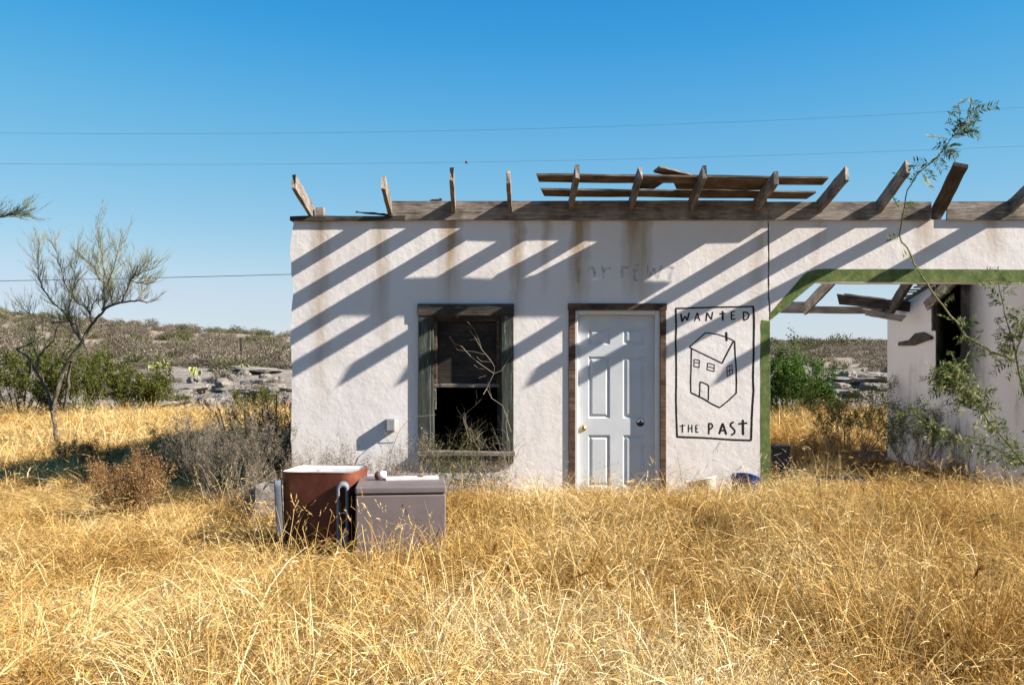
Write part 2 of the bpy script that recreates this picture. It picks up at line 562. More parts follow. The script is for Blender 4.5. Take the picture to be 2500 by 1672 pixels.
for ci in range(len(cols) - 1):
    for r in range(NR):
        mb.f.append((idx[ci, r, 0], idx[ci + 1, r, 0], idx[ci + 1, r + 1, 0], idx[ci, r + 1, 0]))
        mb.f.append((idx[ci, r + 1, 1], idx[ci + 1, r + 1, 1], idx[ci + 1, r, 1], idx[ci, r, 1]))
    mb.f.append((idx[ci + 1, 0, 0], idx[ci, 0, 0], idx[ci, 0, 1], idx[ci + 1, 0, 1]))
    mb.f.append((idx[ci, NR, 0], idx[ci + 1, NR, 0], idx[ci + 1, NR, 1], idx[ci, NR, 1]))
for r in range(NR):
    mb.f.append((idx[0, r, 1], idx[0, r, 0], idx[0, r + 1, 0], idx[0, r + 1, 1]))
    c = len(cols) - 1
    mb.f.append((idx[c, r, 0], idx[c, r, 1], idx[c, r + 1, 1], idx[c, r + 1, 0]))
mb.build('archway_wall', M['stucco'], house)
mb = MB(); mb.box(AX1 + .001, 10.2, 0, WT, -.12, ZT)
mb.build('archway_wall', M['stucco'], house)

# green painted band round the arch
def band(name, inner, outer, y):
    mb = MB()
    for (a, b, a2, b2) in zip(inner, outer, inner[1:], outer[1:]):
        mb.face([(a[0], y, a[1]), (a2[0], y, a2[1]), (b2[0], y, b2[1]), (b[0], y, b[1])])
    return mb.build(name, M['green'], house)
n = 40
inn, outr = [], []
for i in range(n + 1):
    z = lerp(-.1, WZ(784), i / n)
    inn.append((XR + wob(z + 9, .006) * .9 - .001, z)); outr.append((WX(1856) + .006 * mnoise.noise((z * 4, 3, 3)) + .003 * mnoise.noise((z * 23, 3, 3)), z))
outr[-1] = (WX(1858), WZ(781))
band('green_band', outr, inn, -0.0009)
inn = [(XR + .004, WZ(783))]; outr = [(crack(WZ(775)) + .02, WZ(772))]
oc = [(crack(WZ(775)) + .018, WZ(764)), (WX(1960), WZ(672)), (WX(1972), WZ(664)), (WX(1986), WZ(659)), (WX(2005), WZ(657)), (WX(2260), WZ(657)), (AX1, WZ(659))]
ic = [(XR + .006, WZ(782)), (WX(1975), WZ(703)), (WX(1986), WZ(694)), (WX(1994), WZ(687.6)), (WX(2012), WZ(688.6)), (WX(2260), WZ(690.3)), (AX1, WZ(690.7))]
ii, oo = [], []
for k in range(len(oc) - 1):
    m_ = 24 if k in (0, 4, 5) else 4
    for i in range(m_):
        s_ = i / m_
        ii.append((lerp(ic[k][0], ic[k + 1][0], s_), lerp(ic[k][1], ic[k + 1][1], s_) + .002))
        ox, oz = lerp(oc[k][0], oc[k + 1][0], s_), lerp(oc[k][1], oc[k + 1][1], s_)
        oo.append((ox, oz + .006 * mnoise.noise((ox * 5, 2, 2)) + .003 * mnoise.noise((ox * 21, 2, 2))))
ii.append(ic[-1]); oo.append(oc[-1])
band('green_band', ii, oo, -0.0018)

# corner filler of the jamb where house wall and arch meet
def prism(name, x0, x1, y0, y1, z0, zt0, zt1, mat, parent):
    mb = MB()
    mb.v = [(x0, y0, z0), (x1, y0, z0), (x1, y1, z0), (x0, y1, z0), (x0, y0, zt0), (x1, y0, zt0), (x1, y1, zt1), (x0, y1, zt1)]
    mb.a = [0] * 8
    mb.f = [(3, 2, 1, 0), (4, 5, 6, 7), (0, 1, 5, 4), (1, 2, 6, 5), (2, 3, 7, 6), (3, 0, 4, 7)]
    return mb.build(name, mat, parent)
SL = 0.19
YH, SLH = 6.4, 0.125
def hroof(y): return ZT - SLH * y
def roofz(y): return ZT - SL * y
prism('side_wall', XL + .005, XL + .23, WT + .002, YH, -.12, hroof(WT), hroof(YH), M['stucco'], house)
prism('side_wall', XR - .25, XR - .022, WT + .002, YH, -.12, hroof(WT), hroof(YH), M['stucco'], house)
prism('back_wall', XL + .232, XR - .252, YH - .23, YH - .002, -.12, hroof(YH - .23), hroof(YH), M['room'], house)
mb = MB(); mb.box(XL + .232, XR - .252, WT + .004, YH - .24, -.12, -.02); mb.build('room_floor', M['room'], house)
mb = MB()
zz = 0.02
mb.v = [(XL - .03, .2, hroof(.2) + zz), (XR + .02, .2, hroof(.2) + zz), (XR + .02, YH + .2, hroof(YH + .2) + zz), (XL - .03, YH + .2, hroof(YH + .2) + zz)]
mb.v += [(a, b, c + .04) for a, b, c in mb.v]; mb.a = [0] * 8
mb.f = [(3, 2, 1, 0), (4, 5, 6, 7), (0, 1, 5, 4), (1, 2, 6, 5), (2, 3, 7, 6), (3, 0, 4, 7)]
mb.build('roof_deck', M['roof'], house)

# rafters: (base pixel, base bottom pixel, tip x, tip bottom z)
raft = [(758, 527, -2.357, 3.406), (953, 525, -1.415, 3.393), (1108, 521, -.70, 3.485), (1245, 519, -.105, 3.445), (1393, 517, .624, 3.509),
        (1540, 517, 1.281, 3.492), (1686, 517, 1.957, 3.505), (1845, 517, 2.709, 3.44), (1998, 520, 3.45, 3.488), (2145, 520, 4.094, 3.56),
        (2465, 520, 5.60, 3.53)]
for i, (ub, vb, xt, zt) in enumerate(raft):
    b = Vector((WX(ub), -0.03, WZ(vb) + .073)); tp = Vector((xt, -0.85 + R.uniform(-.015, .015), zt + .073))
    back = b + (b - tp) * (0.62 / (b - tp).length)
    if xt > 3: back = b + (b - tp) * (0.35 / (b - tp).length)
    board('rafter', tp, back, 0.146, 0.044, M['wood'], house, seed=i, rough=.009)
# the twisted rafter showing its broad face
b = Vector((WX(2293), -.03, 3.34)); tp = Vector(P(2346, 404, 10.5))
board('twisted_rafter', tp, b + (b - tp) * .35, 0.146, 0.044, M['wood_dark'], house, side=Vector((.30, .35, .85)), seed=44, rough=.009)['label'] = 'rafter rolled onto its side, broad dark face showing'

# boards closing the gaps between the rafters above the wall
def face_board(u0, u1, v0, v1, seed, y0=-.036, mat='wood', name='blocking_board'):
    z0, z1 = WZ(v0), WZ(v1)
    return board(name, (WX(u0), y0 / 2 - .001, (z0 + z1) / 2), (WX(u1), y0 / 2 - .001, (z0 + z1) / 2), abs(z1 - z0), abs(y0), M[mat], house, side=Vector((0, 1, 0)), seed=seed, rough=.004)
face_board(957, 1423.5, 538, 492, 1)
face_board(1421, 1871.5, 538, 491, 2)
face_board(1869, 2272, 538, 494, 3)
face_board(2310, 2700, 538, 493, 4)
board('wall_plate', (WX(709), .06, WZ(534.5)), (WX(990), .06, WZ(533.5)), .052, .20, M['wood_dark'], house, side=Vector((0, 1, 0)), seed=5)
board('splintered_strip', (WX(868), -.02, WZ(518.5)), (WX(962), -.03, WZ(527)), .014, .05, M['wood_dark'], house, side=Vector((0, 1, 0)), seed=6, rough=.012)
mb = MB(); mb.box(WX(769), WX(789), .03, .12, WZ(527), WZ(505)); bevelled(mb, 'rafter_stub', M['wood'], house, .004, 1)
board('roof_splinter', (WX(1050), .02, WZ(490)), (WX(1078), .02, WZ(487)), .02, .05, M['wood_dark'], house, side=Vector((0, 1, 0)), seed=7)

# sheathing planks still lying on the overhang
def top_z(y): return 3.287 + .146 + .25 * (-y) + .018
def plank(x0, x1, y, w, seed, slant=0.0, mat='wood_brown', dz=0):
    p0, p1 = (x0, y, top_z(y) + dz), (x1, y, top_z(y) + dz - .03 * (x1 - x0) / 3)
    return board('roof_plank', p0, p1, w, .02, M[mat], house, side=Vector((0, .25, 1)), seed=seed, slant=slant, rough=.01)
plank(.215, 3.33, -.505, .185, 11, .15)
plank(.275, 3.30, -.125, .185, 12, .25)
plank(1.74, 2.83, -.315, .185, 13, .3)
plank(1.31, 1.54, -.32, .17, 14, .6, 'wood_dark')
board('lifted_plank', P(1602, 413, 10.75), P(1700, 437, 10.85), .15, .018, M['wood'], house, side=Vector((.25, .3, 1)), seed=15)

# rear beam, fallen rafters under the archway
board('rear_beam', (XR - .1, 4.55, 2.40), (6.0, 4.55, 2.36), .11, .12, M['wood_dark'], house, side=Vector((0, 1, 0)), seed=21)
def rp(u, v, d): return P(u, v, d)
board('rafter', rp(1962, 758, 15.7), rp(2040, 676, 14.6), .15, .05, M['wood'], house, side=Vector((1, .2, .3)), seed=22)
board('broken_rafter', rp(1915, 748, 15.7), rp(1975, 748, 15.6), .15, .05, M['wood'], house, side=Vector((0, 1, 0)), seed=23)
board('rafter', rp(2168, 768, 15.5), rp(2225, 676, 13.6), .15, .06, M['wood_dark'], house, side=Vector((1, .2, .1)), seed=24)
board('rafter', rp(2240, 772, 15.2), rp(2330, 680, 13.0), .15, .06, M['wood'], house, side=Vector((1, .2, .1)), seed=25)
board('fallen_plank', rp(2045, 730, 15.3), rp(2250, 752, 15.1), .15, .05, M['wood_dark'], house, side=Vector((0, 1, .3)), seed=26, slant=.4)
board('fallen_plank', rp(2060, 726, 15.6), rp(2160, 738, 15.5), .12, .04, M['wood_dark'], house, side=Vector((0, 1, .3)), seed=28)
board('fallen_plank', rp(2110, 762, 14.9), rp(2206, 778, 14.7), .09, .05, M['wood'], house, side=Vector((0, 1, .2)), seed=27, slant=.5)

# ---- window
win = bpy.data.objects.new('window', None); COL.objects.link(win); win.parent = house
def wboard(name, u0, u1, v0, v1, y0, y1, mat, parent, w=.006):
    mb = MB(); mb.box(WX(u0), WX(u1), y0, y1, WZ(v1), WZ(v0))
    return bevelled(mb, name, mat, parent, w, 1)
wboard('casing', 1022, 1051.6, 744, 1128, -.034, .0, M['trim_green'], win)
wboard('casing', 1224.4, 1254, 746, 1131, -.034, .0, M['trim_green'], win)
wboard('casing', 1020, 1255, 742, 771.5, -.042, -.001, M['wood_dark'], win)
wboard('jamb', 1046, 1058, 772, 1108, .002, .16, M['trim_green'], win)
wboard('jamb', 1220, 1231, 772, 1108, .002, .16, M['trim_green'], win)
wboard('head', 1046, 1231, 766, 776, .003, .161, M['trim_green'], win)
sash = wboard('sash_rail', 1058.3, 1219.7, 937, 946, .05, .09, M['wood'], win, .003)
wboard('sash_rail', 1058.3, 1219.7, 776.3, 784, .05, .09, M['wood_dark'], win, .003)
wboard('sash_stile', 1058.4, 1066, 784.4, 936.6, .051, .089, M['trim_brown'], win, .003)
wboard('sash_stile', 1212, 1219.6, 784.4, 936.6, .051, .089, M['trim_brown'], win, .003)
wboard('sash_stile', 1058.4, 1064, 946.4, 1000, .055, .085, M['wood'], win, .003)
wboard('sash_stile', 1214, 1219.6, 946.4, 1060, .055, .085, M['wood_dark'], win, .003)
wboard('board', 1062, 1217, 780, 944, .12, .135, M['dark_board'], win, .002)
wboard('sill', 1020, 1258, 1101, 1112, -.07, .14, M['wood'], win, .005)
wboard('sill', 1026, 1250, 1113, 1131, -.045, .0, M['wood_brown'], win, .005)

# ---- door
door = bpy.data.objects.new('door', None); COL.objects.link(door); door.parent = house
wboard('door_casing', 1388, 1404.6, 757, 1240, -.02, -.001, M['trim_brown'], door)
wboard('door_casing', 1611, 1626, 757, 1240, -.02, -.001, M['trim_brown'], door)
wboard('door_casing', 1386, 1628, 741, 757.5, -.026, -.001, M['trim_brown'], door)
wboard('door_jamb', 1401, 1411, 758, 1238, .006, .15, M['jamb'], door, .003)
wboard('door_jamb', 1600, 1612, 758, 1238, .006, .15, M['jamb'], door, .003)
wboard('door_head', 1411.2, 1599.8, 757, 768, .006, .15, M['jamb'], door, .003)
DY = 0.068
dx = [WX(1411.6), WX(1437), WX(1491), WX(1522.5), WX(1576.5), WX(1599.6)]
dz = [WZ(1238), WZ(1190), WZ(1062.6), WZ(1022), WZ(870), WZ(841), WZ(802), WZ(768.4)]
mb = MB()
holes = {(1, 1), (3, 1), (1, 3), (3, 3), (1, 5), (3, 5)}
for i in range(5):
    for j in range(7):
        if (i, j) not in holes:
            mb.face([(dx[i], DY, dz[j]), (dx[i + 1], DY, dz[j]), (dx[i + 1], DY, dz[j + 1]), (dx[i], DY, dz[j + 1])])
mb.box(dx[0], dx[-1], DY + .022, DY + .044, dz[0], dz[-1])
leaf = mb.build('door_leaf', M['door'], door)
for (i, j) in sorted(holes):
    x0, x1, z0, z1 = dx[i], dx[i + 1], dz[j], dz[j + 1]
    mb = MB()
    lv = [(0, 0), (.010, .012), (.026, .014), (.05, .003), (.0501, .003)]
    rings = []
    for (ins, dep) in lv:
        rings.append([(x0 + ins, DY + dep, z0 + ins), (x1 - ins, DY + dep, z0 + ins), (x1 - ins, DY + dep, z1 - ins), (x0 + ins, DY + dep, z1 - ins)])
    for a, b in zip(rings, rings[1:]):
        for k in range(4): mb.face([a[k], a[(k + 1) % 4], b[(k + 1) % 4], b[k]])
    mb.face(rings[-1])
    mb.build('door_panel', M['door'], door)
def disc(name, c, r, mat, parent, y, n=28, clip=None):
    mb = MB()
    pts = [(c[0] + r * math.cos(2 * math.pi * k / n), y, c[1] + r * math.sin(2 * math.pi * k / n)) for k in range(n)]
    mb.face(pts)
    return mb.build(name, mat, parent)
# knob: a lathe turned towards the viewer
mb = MB(); mb.lathe([(.0, 0), (.033, 0), (.035, .006), (.030, .011), (.013, .014), (.012, .030), (.024, .038), (.029, .050), (.026, .061), (.012, .067), (.0, .067)], 24)
kn = mb.build('door_knob', M['brass'], door, True)
kn.rotation_euler = (math.radians(90), 0, 0); kn.location = (WX(1425), DY - .001, WZ(1046))
sc = (WX(1565), WZ(1032))
st = disc('round_sticker', sc, .047, M['sticker_black'], door, DY - .0010)
st['label'] = 'round black and white sticker with a fin above dark water'
mb = MB(); mb.face([(sc[0] + .040 * math.cos(a), DY - .0018, sc[1] + .040 * math.sin(a)) for a in [math.pi * k / 20 for k in range(21)]]); mb.build('sticker_sky', M['sticker_white'], st)
mb = MB(); mb.face([(sc[0] + px, DY - .0026, sc[1] + pz) for px, pz in ((-.022, .001), (.022, .001), (.017, .008), (.014, .018), (.002, .026), (-.012, .026), (-.004, .016), (-.012, .008))]); mb.build('sticker_fin', M['sticker_black'], st)

# ---- electrical box
mb = MB(); mb.box(WX(944), WX(966), -.088, -.001, WZ(1052), WZ(1021)); mb.box(WX(946), WX(964), -.094, -.089, WZ(1050), WZ(1023))
bevelled(mb, 'meter_box', M['grey_box'], house, .004, 1)

# ---- painted sign
def ribbon(mb, pts, w, y, seed=0, rough=.16):
    rr = random.Random(seed)
    q = []
    for a, b in zip(pts, pts[1:]):
        L = math.hypot(b[0] - a[0], b[1] - a[1]); k = max(2, int(L / 5))
        q += [(lerp(a[0], b[0], i / k), lerp(a[1], b[1], i / k)) for i in range(k)]
    q.append(pts[-1])
    left, right = [], []
    for i, p in enumerate(q):
        a, b = q[max(0, i - 2)], q[min(len(q) - 1, i + 2)]
        tx, tz = b[0] - a[0], b[1] - a[1]; L = math.hypot(tx, tz) or 1
        nx_, nz_ = -tz / L, tx / L
        e = min(i, len(q) - 1 - i)
        cap = (0.45, .85, 1.0)[min(e, 2)]
        hw = w / 2 * cap
        j1 = 1 + rough * (rr.random() - .5) * 2 + .12 * mnoise.noise((p[0] * .02, p[1] * .02, seed))
        j2 = 1 + rough * (rr.random() - .5) * 2
        left.append((p[0] + nx_ * hw * j1, p[1] + nz_ * hw * j1)); right.append((p[0] - nx_ * hw * j2, p[1] - nz_ * hw * j2))
    f = lambda p: (p[0], y, p[1])
    for i in range(len(q) - 1):
        mb.face([f(left[i]), f(left[i + 1]), f(right[i + 1]), f(right[i])])

def strokes(name, items, ou, ov, sc_, y, mat, parent, rough=.16):
    mb = MB()
    for k, (pts, w) in enumerate(items):
        pw = [(WX(ou + px / sc_) * 1000, WZ(ov + pz / sc_) * 1000) for px, pz in pts]
        ribbon(mb, pw, w / sc_ / S * 1000, y * 1000 - k * .03, k, rough)
    mb.v = [(a / 1000, b / 1000, c / 1000) for a, b, c in mb.v]
    return mb.build(name, mat, parent)
def part(name, label=None):
    o = bpy.data.objects.new(name, None); COL.objects.link(o); o.parent = house
    if label: o['label'] = label
    return o
border = [([(118, 98), (330, 92), (560, 85), (740, 82), (937, 78)], 17), ([(928, 78), (935, 200), (935, 300), (932, 500), (930, 650), (925, 800), (930, 950), (920, 1100), (912, 1250), (905, 1466)], 23),
          ([(907, 1462), (700, 1455), (500, 1440), (350, 1432), (136, 1425)], 20), ([(126, 98), (130, 300), (125, 450), (128, 540), (132, 700), (130, 900), (128, 1050), (132, 1200), (140, 1432)], 20)]
letters = [([(178, 150), (192, 240)], 19), ([(192, 236), (222, 175)], 17), ([(222, 175), (245, 222)], 17), ([(245, 222), (266, 138)], 18),
           ([(320, 232), (348, 140)], 14), ([(348, 140), (376, 226)], 15), ([(332, 200), (370, 194)], 12),
           ([(438, 232), (448, 138)], 16), ([(448, 138), (495, 214)], 16), ([(495, 214), (508, 132)], 16),
           ([(610, 122), (613, 224)], 21), ([(576, 156), (642, 147)], 15),
           ([(700, 130), (703, 217)], 15), ([(700, 132), (740, 127)], 13), ([(702, 171), (736, 168)], 13), ([(702, 212), (744, 206)], 15),
           ([(825, 128), (829, 222)], 16), ([(820, 135), (862, 138), (886, 163), (872, 200), (828, 223)], 16),
           ([(195, 1292), (195, 1382)], 14), ([(163, 1315), (230, 1304)], 11), ([(258, 1298), (258, 1378)], 13), ([(293, 1298), (294, 1382)], 14), ([(258, 1339), (294, 1335)], 12),
           ([(333, 1304), (336, 1382)], 14), ([(332, 1308), (357, 1303)], 11), ([(334, 1341), (357, 1338)], 11), ([(336, 1380), (362, 1374)], 13),
           ([(468, 1278), (468, 1400)], 19), ([(468, 1285), (498, 1290), (509, 1312), (497, 1336), (470, 1348)], 17),
           ([(575, 1398), (611, 1282)], 22), ([(611, 1282), (650, 1402)], 23), ([(590, 1362), (642, 1355)], 18),
           ([(730, 1270), (700, 1282), (690, 1308), (716, 1335), (738, 1358), (732, 1388), (698, 1408)], 19),
           ([(820, 1246), (823, 1408)], 26), ([(772, 1291), (868, 1282)], 19)]
drawing = [([(265, 500), (435, 348), (560, 365), (640, 392), (727, 430)], 13), ([(727, 428), (665, 545), (604, 666)], 17), ([(606, 664), (520, 622), (400, 565), (263, 497)], 14), ([(648, 340), (652, 436)], 25),
           ([(288, 512), (285, 700), (280, 850), (282, 972)], 15), ([(735, 432), (740, 560), (750, 700), (755, 850), (752, 976)], 17), ([(280, 966), (420, 1035), (500, 1085), (584, 1124)], 16), ([(578, 1124), (670, 1050), (754, 970)], 15),
           ([(316, 622), (372, 633), (368, 710), (314, 695), (317, 620)], 10), ([(318, 655), (370, 662)], 9), ([(455, 660), (526, 682), (522, 749), (450, 730), (456, 660)], 10), ([(455, 695), (522, 716)], 9),
           ([(655, 702), (708, 680), (713, 775), (658, 801), (655, 700)], 10), ([(684, 690), (685, 790)], 9), ([(656, 751), (710, 728)], 9),
           ([(372, 1014), (378, 858), (402, 862), (455, 885), (467, 902), (464, 1048)], 13), ([(391, 955), (401, 956)], 10)]
sign = part('painted_sign', 'hand-painted black sign WANTED THE PAST round a line drawing of a house')
strokes('border', border, 1620, 730, 4.238, -.0008, M['black'], sign)
i0 = 0
for cnt in (4, 3, 3, 2, 4, 2, 2, 3, 4, 2, 3, 1, 2):
    strokes('letter', letters[i0:i0 + cnt], 1620, 730, 4.238, -.0008, M['black'], sign); i0 += cnt
strokes('house_drawing', drawing, 1620, 730, 4.238, -.0008, M['black'], sign)
rent = [([(105, 170), (90, 320), (95, 480)], 45), ([(270, 260), (300, 185), (370, 185), (405, 260), (408, 365)], 48), ([(540, 140), (570, 250), (580, 400)], 40), ([(575, 270), (640, 190), (720, 205)], 40),
        ([(925, 150), (925, 375)], 55), ([(920, 180), (1060, 178)], 40), ([(1160, 130), (1165, 430)], 50), ([(1160, 140), (1250, 140)], 40), ([(1160, 245), (1240, 235)], 40), ([(1160, 425), (1250, 425)], 40),
        ([(1418, 130), (1412, 300), (1410, 430)], 34), ([(1410, 430), (1530, 195)], 48), ([(1530, 195), (1600, 400)], 48), ([(1610, 390), (1680, 140)], 48), ([(1780, 180), (1935, 180)], 48), ([(1895, 180), (1825, 415)], 52)]
old = part('faded_sign', 'almost worn-off words FOR RENT above the door')
i0 = 0
for cnt in (1, 1, 2, 2, 4, 4, 2):
    strokes('letter', rent[i0:i0 + cnt], 1400, 630, 7.817, -.0008, M['faded'], old, .3); i0 += cnt

# ------------------------------------------------------------------ the side building seen through the archway
wing = empty('side_building', (0, 0, 0), 'shaded ruined white building with sooty window behind the archway', 'building')
def wp(o): return o
WY0, WY1 = 2.08, 2.88
def wing_wall():
    ysw = brk(WT + .003, 4.74, .2, [WY0, WY1]); zsw = brk(-.12, 3.1, .12, [1.37, 2.90])
    mb = MB(); idx = {}
    def vid(i, j, b):
        k = (i, j, b)
        if k not in idx:
            y, z = ysw[i], zsw[j]
            z = -.12 + (z + .12) * (roofz(y) + .04 + .12) / 3.22
            idx[k] = len(mb.v); mb.v.append((6.05 if b else 5.95, y, z)); mb.a.append(0)
        return idx[k]
    solid = {(i, j) for i in range(len(ysw) - 1) for j in range(len(zsw) - 1) if not (WY0 < .5 * (ysw[i] + ysw[i + 1]) < WY1 and 1.37 < .5 * (zsw[j] + zsw[j + 1]) < 2.90)}
    for (i, j) in solid:
        mb.f.append((vid(i + 1, j, 0), vid(i, j, 0), vid(i, j + 1, 0), vid(i + 1, j + 1, 0)))
        mb.f.append((vid(i, j, 1), vid(i + 1, j, 1), vid(i + 1, j + 1, 1), vid(i, j + 1, 1)))
        for (di, dj, a, b) in ((-1, 0, (i, j + 1), (i, j)), (1, 0, (i + 1, j), (i + 1, j + 1)), (0, -1, (i, j), (i + 1, j)), (0, 1, (i + 1, j + 1), (i, j + 1))):
            if (i + di, j + dj) not in solid: mb.f.append((vid(*a, 0), vid(*b, 0), vid(*b, 1), vid(*a, 1)))
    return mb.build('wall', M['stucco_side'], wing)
wp(wing_wall())
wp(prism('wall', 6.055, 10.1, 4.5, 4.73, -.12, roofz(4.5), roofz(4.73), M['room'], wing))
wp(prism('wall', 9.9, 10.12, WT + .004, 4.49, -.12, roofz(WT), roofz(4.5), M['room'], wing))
mb = MB()
mb.v = [(5.93, .26, roofz(.26) + .03), (10.2, .26, roofz(.26) + .03), (10.2, 4.85, roofz(4.85) + .03), (5.93, 4.85, roofz(4.85) + .03)]
mb.v += [(a, b, c + .05) for a, b, c in mb.v]; mb.a = [0] * 8
mb.f = [(3, 2, 1, 0), (4, 5, 6, 7), (0, 1, 5, 4), (1, 2, 6, 5), (2, 3, 7, 6), (3, 0, 4, 7)]
wp(mb.build('roof', M['roof'], wing))
for i in range(16):
    y = 4.78 - i * .14
    mb = MB(); mb.box(5.86 + R.uniform(-.03, .03), 6.1, y - .06, y + .05, roofz(y) + .078 + R.uniform(0, .02), roofz(y) + .095 + R.uniform(0, .03))
    wp(mb.build('shingle', M['wood_dark'], wing))
mb = MB(); mb.box(5.955, 6.0, WY1 - .03, WY1 - .002, 1.25, 2.5); wp(mb.build('window_jamb', M['dark_board'], wing))
board('torn_shutter', (5.93, 2.93, 2.62), (5.92, 2.90, 2.0), .07, .02, M['wood_dark'], wing, side=Vector((1, 0, 0)), seed=50)
mb = MB()
pts = [(2.95, 1.98), (3.25, 2.05), (3.5, 2.04), (3.75, 1.94), (4.15, 1.92), (4.17, 1.86), (3.6, 1.86), (3.1, 1.93), (2.95, 1.94)]
for s_ in (5.90, 5.93):
    mb.face([(s_, y, z - .06) for y, z in (pts if s_ < 5.92 else pts[::-1])])
for a, b in zip(pts, pts[1:] + pts[:1]):
    mb.face([(5.90, a[0], a[1] - .06), (5.93, a[0], a[1] - .06), (5.93, b[0], b[1] - .06), (5.90, b[0], b[1] - .06)])
wp(mb.build('broken_board', M['wood_dark'], wing))
for o in wing.children: o.location.x -= 5.95
wing.location.x = 5.95

# ------------------------------------------------------------------ discarded appliances in the grass
t = NT('rusted_red_enamel')
v = t.coord()
f = t.noise(v, 3.2, 7, 0.65)
c = t.ramp(f, [(0.3, (0.05, 0.016, 0.011)), (0.48, (0.125, 0.034, 0.02)), (0.66, (0.20, 0.07, 0.032)), (0.8, (0.33, 0.17, 0.07))])
c = t.mix(t.math('MULTIPLY', t.math('SUBTRACT', t.noise(v, 18, 6, .7), .6, True), 4, True), c, (0.05, 0.02, 0.014))
t.col(c); t.rough(0.55); t.bump(t.noise(v, 40, 4), 0.25, 0.003)
M['rust'] = t.m
t = NT('chipped_white_enamel')
v = t.coord()
chip = t.math('MULTIPLY', t.math('SUBTRACT', t.noise(v, 7, 6, .7), .6, True), 9, True)
t.col(t.mix(chip, (0.60, 0.60, 0.58), (0.22, 0.11, 0.05))); t.rough(0.35)
M['enamel'] = t.m
M['cast'] = mat_plain('grey_cast_metal', (0.11, 0.125, 0.15), (0.19, 0.205, 0.23), 9, 0.5, 0.15)
t = NT('faded_mauve_paint')
v = t.coord()
f = t.noise(v, 2.0, 6, .65)
c = t.ramp(f, [(0.3, (0.115, 0.092, 0.09)), (0.55, (0.15, 0.122, 0.12)), (0.75, (0.20, 0.165, 0.16))])
c = t.mix(t.math('MULTIPLY', t.math('SUBTRACT', t.noise(v, 6, 6, .75), .66, True), 7, True), c, (0.28, 0.25, 0.235))
c = t.mix(t.math('MULTIPLY', t.math('SUBTRACT', t.noise(t.coord((1, 1, 4)), 3, 6, .75), .63, True), 7, True), c, (0.17, 0.08, 0.04))
t.col(c); t.rough(0.5)
M['mauve'] = t.m
M['white_metal'] = mat_plain('white_painted_metal', (0.46, 0.45, 0.44), (0.58, 0.57, 0.56), 14, 0.4, 0.05)
M['cap_red'] = mat_plain('dark_red_cap', (0.09, 0.03, 0.025), (0.15, 0.05, 0.04), 14, 0.4, 0.05)

def rrect(w, d, r, n=6):
    pts = []
    for cx, cy, a0 in ((w / 2 - r, d / 2 - r, 0), (-w / 2 + r, d / 2 - r, 90), (-w / 2 + r, -d / 2 + r, 180), (w / 2 - r, -d / 2 + r, 270)):
        for k in range(n + 1):
            a = math.radians(a0 + 90 * k / n)
            pts.append((cx + r * math.cos(a), cy + r * math.sin(a)))
    return pts
def loft(mb, rings, cap0=True, cap1=True):
    b = []
    for ring in rings:
        b.append(len(mb.v)); mb.v.extend(ring); mb.a.extend([0] * len(ring))
    n = len(rings[0])
    for r0, r1 in zip(b, b[1:]):
        for k in range(n): mb.f.append((r0 + k, r0 + (k + 1) % n, r1 + (k + 1) % n, r1 + k))
    if cap0: mb.f.append(tuple(b[0] + k for k in reversed(range(n))))
    if cap1: mb.f.append(tuple(b[-1] + k for k in range(n)))

washer = empty('washing_machine', (-1.60, -3.02, 0), 'rusty red open-topped washing machine tub with grey legs', 'washing machine')
washer.rotation_euler = (0, 0, math.radians(-7))
mb = MB()
def ring(w, d, r, z): return [(x, y, z) for x, y in rrect(w, d, r)]
loft(mb, [ring(.48, .42, .10, .10), ring(.575, .49, .09, .15), ring(.592, .505, .085, .35), ring(.602, .512, .085, .60), ring(.607, .517, .085, .685), ring(.612, .52, .085, .70)], True, False)
mb.build('tub', M['rust'], washer, True)
mb = MB()
loft(mb, [ring(.612, .52, .085, .701), ring(.618, .526, .087, .709), ring(.606, .514, .08, .716), ring(.596, .504, .078, .712)], False, False)
mb.build('rim', M['rust'], washer, True)
mb = MB()
loft(mb, [ring(.596, .504, .078, .7119), ring(.585, .49, .075, .705), ring(.565, .47, .07, .66), ring(.52, .43, .07, .30), ring(.30, .24, .07, .26)], False, True)
mb.build('enamel_lining', M['enamel'], washer, True)
def leg_ring(parent, loc, rz, slot=True):
    n = 10
    def stad(w, h0, h1):
        pts = []
        for k in range(n + 1):
            a = math.pi * k / n
            pts.append((w / 2 * math.cos(a), h1 - w / 2 + w / 2 * math.sin(a)))
        for k in range(n + 1):
            a = math.pi + math.pi * k / n
            pts.append((w / 2 * math.cos(a), h0 + w / 2 + w / 2 * math.sin(a)))
        return pts
    o_, i_ = stad(.098, .0, .645), stad(.044, .26, .61)
    mb = MB()
    m = len(o_)
    rows = []
    for pts, y in ((o_, .06), (o_, -.012), ([(p[0] * .84, p[1]) for p in o_], -.03), ([(p[0] * 1.12, p[1]) for p in i_], -.028), (i_, -.01), (i_, .05)):
        rows.append(len(mb.v)); mb.v.extend([(p[0], y, p[1] * (1 if True else 1)) for p in pts]); mb.a.extend([0] * m)
    for r0, r1 in zip(rows, rows[1:]):
        for k in range(m): mb.f.append((r0 + k, r0 + (k + 1) % m, r1 + (k + 1) % m, r1 + k))
    o = mb.build('leg', M['cast'], parent, True)
    o.location = loc; o.rotation_euler = (math.radians(3), 0, rz)
    mb = MB(); mb.box(-.026, .026, .0, .012, .395, .405)
    mb.build('cross_pin', M['white_metal'], o)
    return o
leg_ring(washer, (.235, -.290, 0), math.radians(14))
leg_ring(washer, (-.292, -.262, 0), math.radians(-74)).scale = (1, .6, 1)
leg_ring(washer, (.27, .25, 0), math.radians(150))
